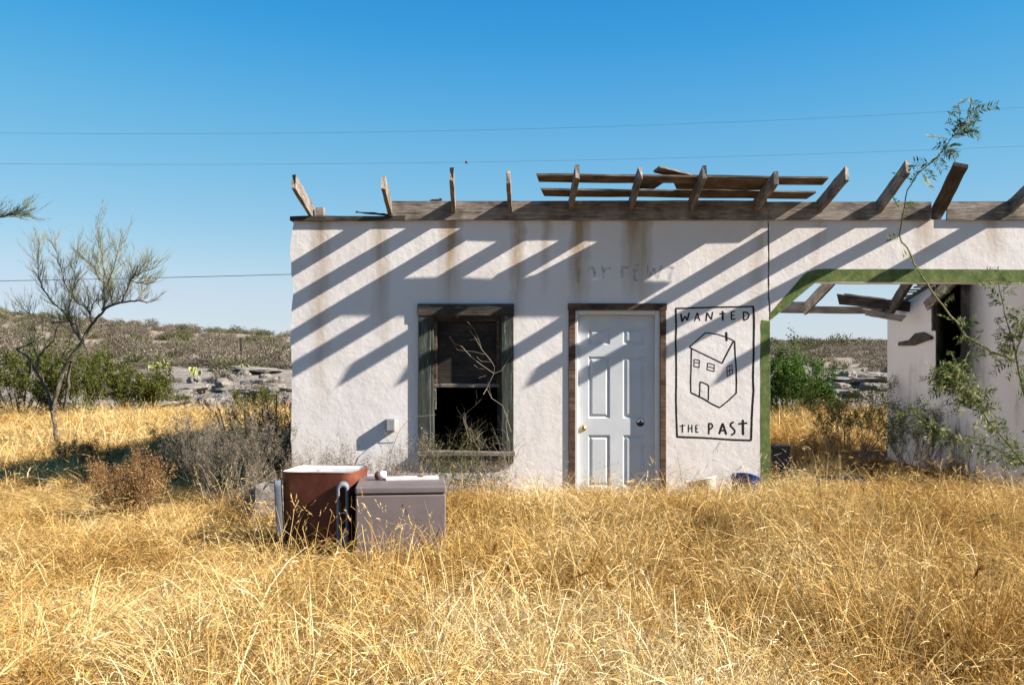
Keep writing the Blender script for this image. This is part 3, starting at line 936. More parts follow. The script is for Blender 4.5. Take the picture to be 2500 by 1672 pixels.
leg_ring(washer, (-.27, .25, 0), math.radians(-150))

cab = empty('metal_cabinet', (-.945, -3.24, 0), 'faded mauve grey metal cabinet standing beside the red tub', 'cabinet')
mb = MB(); mb.box(-.348, .348, -.35, .35, -.03, .575); bevelled(mb, 'body', M['mauve'], cab, .012, 3)
mb = MB(); mb.box(-.352, .352, -.354, .354, .583, .640); bevelled(mb, 'lid', M['mauve'], cab, .014, 3)
cab.rotation_euler = (0, 0, math.radians(6.0))

rail = empty('metal_rail', (-1.12, -3.18, .640), 'white metal rail with a round red-capped knob lying on the cabinet', 'rail')
rail.rotation_euler = (0, 0, math.radians(11))
mb = MB(); mb.box(.04, .47, -.045, .045, .0, .008); mb.box(.04, .47, -.045, -.038, .0085, .022); mb.box(.04, .47, .038, .045, .0085, .022)
mb.build('channel', M['white_metal'], rail)
mb = MB(); mb.lathe([(0, -.035), (.030, -.035), (.036, -.028), (.036, .022), (.034, .024), (0, .024)], 20)
o = mb.build('cap_sleeve', M['white_metal'], rail, True); o.rotation_euler = (0, math.radians(90), 0); o.location = (.02, 0, .036)
mb = MB(); mb.lathe([(0, -.03), (.018, -.028), (.030, -.018), (.036, 0), (.0355, .006), (0, .006)], 20)
o = mb.build('cap_end', M['cap_red'], rail, True); o.rotation_euler = (0, math.radians(90), 0); o.location = (-.022, 0, .036)
mb = MB(); mb.box(.30, .345, -.02, .015, .0085, .030); bevelled(mb, 'clip', M['cap_red'], rail, .004, 1)

# ------------------------------------------------------------------ tubs by the wall, things behind the archway
M['blue'] = mat_plain('blue_plastic', (0.015, 0.05, 0.22), (0.03, 0.09, 0.33), 6, 0.4, 0.05)
M['white_plastic'] = mat_plain('white_plastic', (0.62, 0.58, 0.52), (0.74, 0.71, 0.66), 6, 0.45, 0.05)
M['tan'] = mat_plain('tan_cardboard', (0.36, 0.28, 0.20), (0.46, 0.37, 0.27), 6, 0.9, 0.1)
def tub(name, label, loc, tilt, mat, r0, r1, h, cat):
    e = empty(name, loc, label, cat)
    e.rotation_euler = tilt
    mb = MB(); mb.lathe([(0, 0), (r0, 0), (r1, h), (r1 + .012, h + .002), (r1 + .012, h + .014), (r1 - .006, h + .014), (r1 - .01, h - .01), (r0 - .008, .012), (0, .012)], 28)
    mb.build('tub', mat, e, True)
    mb = MB(); mb.tube([((r1 + .014) * math.cos(a), (r1 + .014) * math.sin(a), h - .02) for a in [math.pi * k / 14 for k in range(15)]], .003, 5)
    mb.build('handle', M['cast'], e)
    return e
tub('blue_tub', 'blue plastic tub leaning at the wall under the painted sign', (WX(1802), -.30, .10), (math.radians(-24), math.radians(10), 0), M['blue'], .125, .155, .20, 'tub')
tub('white_tub', 'squashed white plastic tub in grass beside the blue tub', (WX(1712), -.26, .12), (math.radians(-10), math.radians(-14), 0), M['white_plastic'], .13, .155, .15, 'tub')
M['slate'] = mat_plain('dark_slate_plastic', (0.012, 0.014, 0.018), (0.026, 0.028, 0.034), 6, 0.6, 0.1)
bx = empty('dark_box', (P(1907, 1100, 12.6).x, 1.3, 0), 'dark slate box in dry grass just behind the arch post', 'box')
mb = MB(); mb.box(-.09, .09, -.09, .09, .0, .46); bevelled(mb, 'body', M['slate'], bx, .01, 2)
mb = MB(); mb.box(-.10, .10, -.10, .10, .462, .51); bevelled(mb, 'lid', M['slate'], bx, .01, 2)
fr_ = empty('low_frame', (P(2050, 1160, 10.9).x, -.4, 0), 'low dark metal frame half hidden in grass under the archway', 'frame')
mb = MB(); mb.box(-.25, .27, -.02, .02, .30, .335); mb.build('rail', M['slate'], fr_)
for x in (-.25, .24):
    mb = MB(); mb.box(x, x + .03, -.018, .018, 0, .299); mb.build('leg', M['slate'], fr_)

# ------------------------------------------------------------------ wires
M['wire'] = mat_plain('dark_wire', (0.03, 0.03, 0.035), (0.05, 0.05, 0.055), 5, 0.6, 0)
def wire(label, a, b, c, d, r):
    """pixels a, b, c at distance d: the wire hangs in a smooth sag through them and runs on beyond the frame."""
    pa, pb, pc = P(*a, d), P(*b, d), P(*c, d)
    def zq(x):
        x0, x1, x2 = pa.x, pb.x, pc.x
        return pa.z * (x - x1) * (x - x2) / ((x0 - x1) * (x0 - x2)) + pb.z * (x - x0) * (x - x2) / ((x1 - x0) * (x1 - x2)) + pc.z * (x - x0) * (x - x1) / ((x2 - x0) * (x2 - x1))
    mb = MB()
    x0, x1 = min(pa.x, pc.x) - 8, max(pa.x, pc.x) + 8
    mb.tube([(lerp(x0, x1, i / 40), pa.y, zq(lerp(x0, x1, i / 40))) for i in range(41)], r, 5)
    o = mb.build('power_line', M['wire'])
    tag(o, label, 'wire')
    return zq, pa.y
wire('thin power line crossing highest in the blue sky', (0, 325), (1493, 309), (2500, 262), 30, .0032)
zq, wy = wire('thin power line with a small ball, second highest in the sky', (0, 400), (1280, 394), (2500, 357), 30, .0032)
wire('thicker low power line passing behind the bare tree', (0, 686), (352, 679), (705, 670), 60, .020)
bxx = P(1139, 396, 30).x
mb = MB(); mb.lathe([(0, -.045), (.022, -.04), (.04, -.02), (.045, 0), (.04, .022), (.022, .04), (0, .046)], 14)
o = mb.build('line_marker', M['cap_red'], None, True); o.location = (bxx, wy, zq(bxx)); tag(o, 'tiny round dark ball on the second power line', 'marker')

# ------------------------------------------------------------------ vegetation
def mat_leafy(name, stops, trans=0.35, rough=0.7):
    t = NT(name)
    va = t.n('ShaderNodeAttribute', attribute_name='vary').outputs['Fac']
    oi = t.n('ShaderNodeObjectInfo')
    k = t.math('ADD', va, t.math('MULTIPLY', t.math('SUBTRACT', oi.outputs['Random'], .5), .3), True)
    c = t.ramp(k, stops)
    df = t.n('ShaderNodeBsdfDiffuse'); tr = t.n('ShaderNodeBsdfTranslucent'); mx = t.n('ShaderNodeMixShader')
    t.l(c, df.inputs[0]); t.l(c, tr.inputs[0]); mx.inputs[0].default_value = trans
    t.l(df.outputs[0], mx.inputs[1]); t.l(tr.outputs[0], mx.inputs[2]); t.l(mx.outputs[0], t.out.inputs[0])
    return t.m
M['bark'] = mat_plain('dark_bark', (0.045, 0.035, 0.026), (0.14, 0.115, 0.085), 14, 0.95, 0.5)
M['bark_green'] = mat_plain('olive_bark', (0.07, 0.075, 0.03), (0.17, 0.16, 0.075), 14, 0.9, 0.3)
M['twig'] = mat_leafy('grey_twig', [(0, (0.085, 0.068, 0.05)), (.5, (0.17, 0.142, 0.107)), (1, (0.29, 0.25, 0.20))], .05)
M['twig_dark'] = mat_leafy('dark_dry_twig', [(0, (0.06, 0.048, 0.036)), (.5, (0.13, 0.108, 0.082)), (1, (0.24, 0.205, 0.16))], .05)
M['twig_pale'] = mat_leafy('pale_dry_twig', [(0, (0.13, 0.105, 0.07)), (.5, (0.26, 0.22, 0.155)), (1, (0.42, 0.37, 0.28))], .05)
M['needle'] = mat_leafy('palo_verde_needles', [(0, (0.12, 0.14, 0.06)), (.5, (0.21, 0.22, 0.10)), (1, (0.36, 0.34, 0.17))], .4)
M['leaf_green'] = mat_leafy('olive_shrub_leaves', [(0, (0.035, 0.045, 0.010)), (.5, (0.085, 0.098, 0.022)), (1, (0.20, 0.195, 0.055))], .4)
M['leaf_bright'] = mat_leafy('green_mesquite_leaves', [(0, (0.02, 0.05, 0.01)), (.5, (0.05, 0.10, 0.02)), (1, (0.12, 0.18, 0.045))], .4)
M['leaf_mesq'] = mat_leafy('mesquite_leaflets', [(0, (0.025, 0.05, 0.012)), (.5, (0.065, 0.10, 0.03)), (.8, (0.17, 0.19, 0.07)), (1, (0.36, 0.34, 0.17))], .35)
M['scrub'] = mat_leafy('grey_scrub', [(0, (0.085, 0.068, 0.048)), (.5, (0.175, 0.145, 0.108)), (1, (0.29, 0.245, 0.19))], .25)
M['scrub_green'] = mat_leafy('green_scrub', [(0, (0.05, 0.053, 0.024)), (.5, (0.105, 0.108, 0.052)), (1, (0.20, 0.19, 0.10))], .25)
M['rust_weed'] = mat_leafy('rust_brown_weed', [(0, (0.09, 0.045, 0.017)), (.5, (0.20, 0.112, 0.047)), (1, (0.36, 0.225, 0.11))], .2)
M['cactus'] = mat_plain('prickly_pear_skin', (0.13, 0.16, 0.05), (0.38, 0.36, 0.13), 5, 0.7, 0.2)

def grow(rr, mb, p, dr, L, r, depth, spread=.55, segs=4, jit=.25, up=.1, tips=None, kids=(2, 3), shrink=.72, nside=4, taper=.62):
    pts, rad = [p.copy()], [r]
    d = dr.normalized()
    q = p.copy()
    for i in range(segs):
        d = (d + Vector((rr.uniform(-1, 1), rr.uniform(-1, 1), rr.uniform(-1, 1))) * jit + Vector((0, 0, up))).normalized()
        q = q + d * (L / segs)
        pts.append(q.copy()); rad.append(r * lerp(1, taper, (i + 1) / segs))
    mb.cur = rr.random()
    mb.tube(pts, rad, nside, cap=False)
    if tips is not None: tips.append((pts, depth))
    if depth <= 0: return
    for k in range(rr.randint(*kids)):
        i = rr.randint(max(1, segs // 2), segs)
        nd = (d + Vector((rr.uniform(-1, 1), rr.uniform(-1, 1), rr.uniform(-.6, 1))) * spread).normalized()
        grow(rr, mb, pts[i], nd, L * shrink * rr.uniform(.7, 1.15), rad[i] * .72, depth - 1, spread, segs, jit, up, tips, kids, shrink, max(3, nside - 1), taper)

def leaves_on(rr, mb, tips, per, size, spread, minz=-9, lens=1.0):
    for pts, dep in tips:
        for k in range(per):
            i = rr.randint(1, len(pts) - 1)
            p = pts[i - 1].lerp(pts[i], rr.random()) + Vector((rr.gauss(0, spread), rr.gauss(0, spread), rr.gauss(0, spread)))
            if p.z < minz: continue
            a = Vector((rr.gauss(0, 1), rr.gauss(0, 1), rr.gauss(0, 1))).normalized()
            b = a.cross(Vector((rr.gauss(0, 1), rr.gauss(0, 1), rr.gauss(0, 1)))).normalized()
            s_ = size * rr.uniform(.6, 1.4)
            mb.cur = rr.random()
            mb.face([p - a * s_ * lens - b * s_ * .1, p - b * s_ * .35, p + a * s_ * lens, p + b * s_ * .35])

# --- bare green-twigged tree on the far side of the house shadow, limbs read off the photograph
def trace(pts, d, dd=None):
    out = []
    for i, q in enumerate(pts):
        u, v = q[0] / 2.8, 520 + q[1] / 2.8
        out.append(P(u, v, d + (dd[i] if dd else 0)))
    return out
TD = 17.0
tree = empty('bare_tree', P(136, 1103, TD), 'bare crooked tree with thin green twigs standing in the grass', 'tree')
tree.location.z = 0
def to_local(mb, e):
    lo = Vector(e.location)
    mb.v = [(a - lo.x, b - lo.y, c - lo.z) for a, b, c in mb.v]
rr = random.Random(3)
mb = MB()
limbs = [([(383, 1560), (378, 1470), (362, 1380), (345, 1290), (312, 1190), (275, 1125), (240, 1075)], .040, .022, [0, 0, 0, .05, .1, .15, .2]),
         ([(362, 1330), (395, 1200), (425, 1090), (480, 990), (565, 870), (625, 760), (690, 690), (745, 635), (860, 604), (950, 598), (1005, 615)], .040, .010, [0, 0, 0, -.05, -.1, -.1, -.15, -.2, -.3, -.35, -.4]),
         ([(440, 1320), (462, 1220), (472, 1110), (486, 1000)], .030, .024, [.2, .15, .1, 0]),
         ([(560, 870), (510, 810), (480, 745), (440, 680), (370, 620), (300, 530), (270, 470), (262, 350), (268, 220)], .024, .006, [0, .1, .2, .3, .4, .5, .55, .6, .65]),
         ([(565, 865), (598, 945), (520, 980)], .020, .014, [0, -.05, -.1]),
         ([(545, 850), (525, 765), (480, 745), (400, 745), (350, 755)], .018, .010, [0, .1, .2, .3, .4]),
         ([(630, 755), (612, 690), (590, 645), (540, 625), (490, 560), (440, 480), (415, 370), (370, 230)], .018, .005, [0, .1, .15, .2, .3, .35, .4, .5]),
         ([(700, 670), (715, 590), (710, 500), (712, 380), (690, 250), (668, 110)], .018, .005, [0, 0, .1, .15, .2, .2]),
         ([(770, 620), (755, 560), (735, 500), (760, 420), (800, 300), (815, 210)], .014, .004, [-.2, -.15, -.1, -.2, -.3, -.3]),
         ([(830, 610), (860, 540), (890, 465), (960, 480), (1010, 490)], .016, .006, [-.25, -.3, -.4, -.5, -.5]),
         ([(890, 465), (915, 430), (980, 400), (1030, 390)], .012, .004, [-.4, -.4, -.5, -.6]),
         ([(460, 700), (480, 600), (505, 500), (515, 380), (525, 290)], .014, .004, [.2, .3, .3, .4, .4]),
         ([(612, 690), (640, 610), (700, 590)], .012, .006, [.1, .05, 0]),
         ([(680, 460), (660, 420), (640, 370), (590, 320)], .010, .004, [.1, .2, .2, .3]),
         ([(240, 1075), (262, 990), (300, 930), (370, 870), (385, 790)], .024, .007, [.2, .25, .3, .3, .35]),
         ([(240, 1075), (195, 990), (110, 930), (150, 915), (220, 885), (290, 830)], .020, .006, [.2, .3, .4, .4, .4, .4]),
         ([(260, 1000), (235, 930), (200, 830)], .012, .005, [.2, .25, .3]),
         ([(320, 1105), (370, 1030), (430, 980), (470, 900), (490, 810)], .014, .005, [.1, 0, 0, 0, 0]),
         ([(230, 700), (160, 660), (70, 720)], .006, .003, [.4, .4, .4])]
tw = MB(); nd = MB()
for pts, r0, r1, dd in limbs:
    q = trace(pts, TD, dd)
    # subdivide with wander
    fine = []
    for a, b in zip(q, q[1:]):
        for k in range(3):
            fine.append(a.lerp(b, k / 3) + Vector((rr.uniform(-1, 1), rr.uniform(-1, 1), rr.uniform(-1, 1))) * .012)
    fine.append(q[-1])
    mb.tube(fine, [lerp(r0, r1, i / (len(fine) - 1)) for i in range(len(fine))], 6)
    top = [p for p in fine if p.z > 1.9]
    for i, p in enumerate(fine):
        if p.z < 1.0 and rr.random() < .6: continue
        if p.z < 2.0: cnt = rr.choice((0, 1, 1))
        else: cnt = rr.randint(2, 4)
        if r0 > .03 and i < len(fine) * .55: cnt = rr.choice((0, 0, 1))
        tang = (fine[min(i + 1, len(fine) - 1)] - fine[max(i - 1, 0)]).normalized()
        for k in range(cnt):
            tips = []
            grow(rr, tw, p, tang * .6 + Vector((rr.uniform(-.9, .9), rr.uniform(-.9, .9), rr.uniform(0, 1.0))), rr.uniform(.14, .34), .0042, 1, .5, 3, .18, .10, tips, (1, 2), .8, 3)
            if p.z > 1.75:
                for tp, dep in tips:
                    for m_ in range(7):
                        s0 = tp[rr.randint(1, len(tp) - 1)]
                        dv = ((tp[-1] - tp[0]).normalized() + Vector((rr.uniform(-1, 1), rr.uniform(-1, 1), rr.uniform(-.3, .9))) * .55).normalized()
                        nd.cur = rr.random()
                        w_ = dv.cross(Vector((rr.uniform(-1, 1), rr.uniform(-1, 1), rr.uniform(-1, 1)))).normalized() * .0023
                        Ln = rr.uniform(.08, .20)
                        nd.face([s0 - w_, s0 + w_, s0 + dv * Ln])
for b_ in (mb, tw, nd): to_local(b_, tree)
mb.build('trunk', M['bark'], tree); tw.build('twigs', M['twig'], tree)['kind'] = 'stuff'; nd.build('crown', M['needle'], tree)

# --- neighbour tree just outside the frame, one branch tip reaches in
tree2 = empty('green_twigged_tree', P(-260, 1110, 15.0), 'tree whose needle-fine green branch tip reaches into the open sky', 'tree')
tree2.location.z = 0
mb, tw, nd = MB(), MB(), MB()
base = Vector(tree2.location)
top = P(-230, 640, 15)
mb.tube([base, base + Vector((.1, 0, .9)), base + Vector((-.05, .1, 1.8)), top], [.09, .075, .06, .05], 7)
for pts in ([top, P(-150, 580, 15), P(-60, 545, 15), P(10, 528, 15), P(45, 520, 15)], [top, P(-300, 540, 15.3), P(-330, 420, 15.5)], [top, P(-230, 500, 14.6), P(-190, 380, 14.4)], [top, P(-380, 600, 15), P(-470, 560, 15)]):
    mb.tube(pts, [.04, .03, .02, .012, .006][:len(pts)], 5)
    fine = [a.lerp(b, k / 4) for a, b in zip(pts, pts[1:]) for k in range(4)] + [pts[-1]]
    for i, p in enumerate(fine[3:]):
        tang = (pts[-1] - pts[-2]).normalized()
        for k in range(5):
            tips = []
            grow(rr, tw, p, tang * .9 + Vector((rr.uniform(-.5, .7), rr.uniform(-.7, .7), rr.uniform(-.5, .7))), rr.uniform(.12, .26), .0035, 1, .5, 3, .18, .04, tips, (1, 2), .8, 3)
            for tp, dep in tips:
                for m_ in range(9):
                    s0 = tp[rr.randint(1, len(tp) - 1)]
                    dv = ((tp[-1] - tp[0]).normalized() + Vector((rr.uniform(-1, 1), rr.uniform(-1, 1), rr.uniform(-.6, .8))) * .6).normalized()
                    nd.cur = rr.random() * .6
                    w_ = dv.cross(Vector((rr.uniform(-1, 1), rr.uniform(-1, 1), rr.uniform(-1, 1)))).normalized() * .0028
                    nd.face([s0 - w_, s0 + w_, s0 + dv * rr.uniform(.06, .16)])
for b_ in (mb, tw, nd): to_local(b_, tree2)
mb.build('trunk', M['bark'], tree2); tw.build('twigs', M['twig'], tree2)['kind'] = 'stuff'; nd.build('crown', M['needle'], tree2)

# --- leafy shrubs
def leafy_shrub(name, label, loc, h, w, n_stems, per, size, mat, seed, cat='shrub', group=None, stem='bark_green', depth=3, lens=1.0, thick=.018):
    rr = random.Random(seed)
    e = empty(name, loc, label, cat, group)
    st, lf, tips = MB(), MB(), []
    for k in range(n_stems):
        a = 2 * math.pi * (k + rr.random()) / n_stems
        lean = w / h * rr.uniform(.25, 1.0)
        dr = Vector((math.cos(a) * lean, math.sin(a) * lean, 1))
        tt = []
        grow(rr, st, Vector((math.cos(a) * .08 * w, math.sin(a) * .08 * w, -.03)), dr, h * rr.uniform(.38, .55), thick, depth, .65, 4, .16, .08, tt, (2, 3), .68, 4)
        tips += [x for x in tt if x[1] <= depth - 1]
    leaves_on(rr, lf, tips, per, size, size * 1.6, .12, lens)
    st.build('stems', M[stem], e); lf.build('foliage', M[mat], e)
    return e
def on_ground(u, d, dz=0):
    p = P(u, 0, d)
    return Vector((p.x, p.y, H(p.x, p.y) + dz))
leafy_shrub('olive_shrub', 'large olive green shrub behind the bare tree trunk', on_ground(60, 25), 2.2, 2.5, 18, 34, .034, 'leaf_green', 21)
leafy_shrub('olive_shrub', 'low spreading olive shrub beside the rocky outcrop', on_ground(330, 26), 1.6, 2.4, 17, 34, .034, 'leaf_green', 22)
leafy_shrub('olive_shrub', 'tall airy pale green shrub rising above the olive thicket', on_ground(215, 30), 2.9, 1.5, 8, 12, .030, 'leaf_green', 23)
leafy_shrub('olive_shrub', 'round olive shrub at the thicket, partly covered by trunk twigs', on_ground(175, 24.5), 1.7, 1.8, 15, 34, .032, 'leaf_green', 24)
leafy_shrub('olive_shrub', 'small olive shrub growing among the outcrop boulders', on_ground(625, 38), 1.25, 1.4, 10, 24, .04, 'leaf_green', 25)
leafy_shrub('green_bush', 'bright green leafy bush seen through the archway', on_ground(1915, 24), 1.9, 1.7, 15, 40, .036, 'leaf_bright', 31, 'bush')
leafy_shrub('green_bush', 'low green bush below the rock ledge past the archway', on_ground(1995, 26), .95, 1.2, 11, 34, .034, 'leaf_bright', 32, 'bush')
leafy_shrub('wall_bush', 'twiggy dark bush against the shaded building corner', Vector((5.15, 4.1, 0)), 1.3, 1.5, 18, 9, .016, 'leaf_green', 33, 'bush', None, 'twig', 4, 1, .007)
leafy_shrub('wall_bush', 'dense shaded weeds at the foot of the sooty wall', Vector((5.45, 2.4, 0)), 1.0, 1.0, 16, 9, .014, 'leaf_green', 34, 'bush', None, 'twig', 4, 1, .006)
leafy_shrub('dry_bush', 'wide grey twiggy bush at the house corner', Vector((-3.2, -.35, 0)), 1.05, 1.5, 36, 13, .008, 'scrub', 35, 'bush', None, 'twig', 4, 1, .0048)
leafy_shrub('dry_bush', 'tangled dry bush with dark stakes behind the house corner', Vector((-3.05, .75, 0)), 1.35, 1.1, 20, 22, .013, 'scrub_green', 36, 'bush', None, 'twig_dark', 3, 1, .010)
leafy_shrub('dry_bush', 'low grey-green bush spilling out behind the red tub', Vector((-2.5, -1.3, 0)), .66, 1.0, 24, 16, .008, 'scrub', 38, 'bush', None, 'twig', 3, 1, .005)
leafy_shrub('rust_weed', 'dome-shaped rust brown weed in the house shadow', Vector((P(310, 0, 9.6).x, 9.6 - D0, 0)), .78, .66, 34, 26, .0085, 'rust_weed', 37, 'weed', None, 'rust_weed', 3, 1, .004)
for i, (u, d, h, w, lab) in enumerate([(800, 10.8, .80, .6, 'spindly grey weed at the wall left of the meter box'), (905, 10.7, .66, .7, 'sprawling grey weed below the meter box'), (1000, 10.8, .86, .6, 'twiggy weed beside the window casing foot'), (1105, 10.85, .72, .6, 'leafy yellow-green weed below the window sill'), (1190, 10.9, .6, .5, 'thin weed under the window corner near the door side')]):
    leafy_shrub('wall_weed', lab, Vector((P(u, 0, d).x, d - D0, 0)), h, w, 14, 9, .009, 'leaf_green' if i == 3 else 'scrub', 60 + i, 'weed', 'weeds along the house wall', 'twig', 3, 1, .004)

for i, (x, y, h, w, lab) in enumerate([(-5.6, 2.0, .62, .8, 'dark weed added to deepen the house shadow below the bare tree'), (-4.6, 2.9, .70, .9, 'dark twiggy weed added to deepen the house shadow behind the rust weed'), (-3.7, 3.6, .75, .8, 'tall weed added to darken the back edge of the house shadow'),
                                        (-6.4, 3.0, .55, .8, 'low weed added to darken the far tip of the house shadow'), (-5.2, 3.6, .62, .9, 'broad weed added for darkness between the bare tree and the house shadow'), (-3.3, 2.4, .7, .8, 'weed added to deepen the shade close to the house side'),
                                        (3.75, 2.6, .50, .9, 'dark weed added to deepen the shade beneath the fallen rafters'), (4.5, 1.7, .48, .8, 'low dark weed added to deepen the shade behind the low frame'), (4.5, 3.4, .62, .9, 'weed added to deepen the shade below the rear beam'), (5.3, 1.0, .55, .8, 'dark weed added to deepen the shade near the foot of the side building'), (-4.3, 1.2, .50, .8, 'low dark weed added to deepen the shade just behind the rust weed')]):
    leafy_shrub('shade_fill_weed', lab, Vector((x, y, 0)), h, w, 16, 12, .010, 'rust_weed', 80 + i, 'weed', 'weeds added to deepen the shade', 'twig_dark', 3, 1, .005)  # dark weeds added on shaded ground to deepen the house and archway shade
rr = random.Random(19)
mb = MB()
for k in range(9):
    x, y = rr.uniform(-3.3, -2.62), rr.uniform(.2, .9)
    dr = Vector((rr.uniform(-.45, .05), 0, 1)).normalized()
    p = Vector((x, y, 0))
    mb.tube([p, p + dr * .5, p + dr * rr.uniform(.85, 1.25)], [.013, .011, .008], 5)
e = empty('dead_stakes', (-3.0, .55, 0), 'dark dead stems poking up behind the house corner', 'stems')
to_local(mb, e)
mb.build('stems', M['bark'], e)
# --- dry vine tangle climbing in the window
vine = empty('dry_vine', (WX(1180), -.12, 0), 'bare pale vine tangled across the dark window', 'vine')
rr = random.Random(9)
mb = MB()
def wtr(pts, y=-.10):
    return [Vector((WX(1000 + a / 3.646), y + rr.uniform(-.03, .03), WZ(720 + b / 3.646))) for a, b in pts]
for pts, r in [([(735, 920), (690, 830), (750, 700), (760, 640), (715, 570), (640, 480), (580, 370), (540, 320)], .0045), ([(750, 695), (640, 620), (550, 550), (470, 460), (400, 430), (360, 370)], .004),
               ([(670, 530), (580, 505), (430, 490), (395, 440)], .003), ([(720, 595), (640, 590), (600, 550)], .0025), ([(640, 470), (615, 390), (580, 310), (520, 240)], .003), ([(620, 395), (540, 402)], .002),
               ([(660, 880), (690, 830)], .005), ([(750, 700), (820, 670), (890, 560), (915, 520)], .0025), ([(690, 715), (620, 735)], .002), ([(670, 660), (610, 650), (575, 620)], .002),
               ([(240, 1060), (100, 1075), (20, 1080), (-80, 1200), (-150, 1380), (-170, 1500)], .006), ([(740, 920), (830, 980), (870, 1100), (905, 1210)], .003), ([(700, 770), (735, 920)], .0025)]:
    mb.cur = rr.uniform(.4, 1)
    mb.tube(wtr(pts), r * .62, 4)
for k in range(48):
    x0 = WX(1000 + rr.uniform(120, 920) / 3.646)
    grow(rr, mb, Vector((x0, rr.uniform(-.22, -.06), rr.uniform(.15, .45))), Vector((rr.uniform(-.9, .9), rr.uniform(-.15, .2), rr.uniform(.5, 1.2))), rr.uniform(.2, .40), rr.uniform(.0022, .0036), 3, .75, 5, .26, -.03, None, (1, 3), .78, 4)
to_local(mb, vine)
mb.build('stems', M['twig_pale'], vine)

# --- thorny mesquite in front, right of the archway
mesq = empty('mesquite_sapling', (P(2620, 0, 8.2).x, 8.2 - D0, 0), 'thorny mesquite branches with feathery leaves before the side building', 'sapling')
rr = random.Random(12)
mb, lf = MB(), MB()
def frond(p, dr, L, n, sz):
    dr = dr.normalized()
    side = dr.cross(Vector((rr.uniform(-1, 1), rr.uniform(-1, 1), rr.uniform(-1, 1)))).normalized()
    pts = [p + dr * L * i / 5 + Vector((0, 0, -.10 * L * (i / 5) ** 2)) for i in range(6)]
    mb.tube(pts, .0014, 3, False)
    base = rr.random()
    for i in range(n):
        s_ = .15 + .85 * i / n
        q = p + dr * L * s_ + Vector((0, 0, -.10 * L * s_ * s_))
        for sg in (-1, 1):
            d2 = (side * sg + dr * .55 + Vector((rr.uniform(-.3, .3), rr.uniform(-.3, .3), rr.uniform(-.3, .3)))).normalized()
            w_ = d2.cross(Vector((rr.uniform(-1, 1), rr.uniform(-1, 1), rr.uniform(-1, 1)))).normalized() * sz * .12
            lf.cur = min(1, max(0, base * .5 + rr.random() * .6))
            lf.face([q, q + d2 * sz * .4 + w_, q + d2 * sz, q + d2 * sz * .4 - w_])
MD = 8.2
def mtr(pts, d0, d1):
    return [P(u, v, lerp(d0, d1, i / (len(pts) - 1))) for i, (u, v) in enumerate(pts)]
root = P(2640, 1330, MD)
ms = [([(2650, 1340), (2585, 1180), (2545, 1050), (2500, 955), (2478, 860), (2455, 770), (2437, 690)], .016, .004, 8.2, 8.0),
      ([(2478, 880), (2420, 860), (2360, 820), (2320, 770), (2293, 735), (2262, 690), (2232, 645), (2215, 605), (2197, 585), (2198, 560), (2205, 520), (2215, 465), (2240, 425), (2270, 400), (2300, 370), (2320, 340), (2345, 315)], .010, .0028, 8.05, 7.6),
      ([(2640, 1330), (2560, 1200), (2500, 1130), (2440, 1060), (2400, 1005), (2355, 968), (2340, 930), (2325, 900)], .012, .003, 8.2, 7.6),
      ([(2400, 1005), (2370, 960), (2338, 925)], .005, .003, 7.8, 7.7),
      ([(2650, 1330), (2560, 1165), (2480, 1120), (2420, 1090), (2350, 1075), (2290, 1050), (2240, 1015)], .009, .003, 8.2, 8.5),
      ([(2338, 960), (2310, 930), (2285, 908)], .004, .002, 7.7, 7.6),
      ([(2345, 312), (2360, 290), (2372, 275)], .002, .001, 7.6, 7.55),
      ([(2480, 870), (2500, 800), (2540, 760)], .007, .004, 8.0, 8.1)]
for k, (pts, r0, r1, d0, d1) in enumerate(ms):
    q = mtr(pts, d0, d1)
    fine = []
    for a, b in zip(q, q[1:]):
        for j in range(3): fine.append(a.lerp(b, j / 3) + Vector((rr.uniform(-1, 1), rr.uniform(-1, 1), rr.uniform(-1, 1))) * .006)
    fine.append(q[-1])
    mb.tube(fine, [lerp(r0, r1, i / (len(fine) - 1)) for i in range(len(fine))], 5)
    for i, p in enumerate(fine):
        tang = (fine[min(i + 1, len(fine) - 1)] - fine[max(i - 1, 0)]).normalized()
        if p.x > P(2560, 0, 8).x and k != 7: continue
        for s_ in range(2):      # thorns
            dv = (tang * .4 + Vector((rr.uniform(-1, 1), rr.uniform(-1, 1), rr.uniform(-1, 1)))).normalized()
            mb.tube([p, p + dv * rr.uniform(.02, .05)], [.0018, .0003], 3, False)
        cnt = 3
        if k == 1: cnt = 2 if (i > 38 or i < 9) else (1 if rr.random() < .22 else 0)
        elif k == 0: cnt = 2
        elif k == 6: cnt = 1
        for s_ in range(cnt):
            dv = (tang * .2 + Vector((rr.uniform(-1, 1), rr.uniform(-.7, .7), rr.uniform(-.8, .5)))).normalized()
            frond(p, dv, rr.uniform(.10, .20), rr.randint(5, 9), rr.uniform(.040, .060))
        if rr.random() < .5 and k != 1:
            tips = []
            grow(rr, mb, p, tang + Vector((rr.uniform(-1, 1), rr.uniform(-1, 1), rr.uniform(-.5, 1))), rr.uniform(.12, .3), .003, 0, .5, 3, .2, .05, tips, (1, 2), .8, 3)
            for tp, dep in tips:
                for q_ in tp[1:]: frond(q_, Vector((rr.uniform(-1, 1), rr.uniform(-1, 1), rr.uniform(-1, .5))), rr.uniform(.08, .15), 6, .042)
for v0, du in ((1300, 0), (1340, 30), (1250, -40)):
    frond(P(2490 + du, v0, 7.6), Vector((-1, .1, -.35)), .2, 9, .05)
to_local(mb, mesq); to_local(lf, mesq)
mb.build('stems', M['bark_green'], mesq); lf.build('foliage', M['leaf_mesq'], mesq)

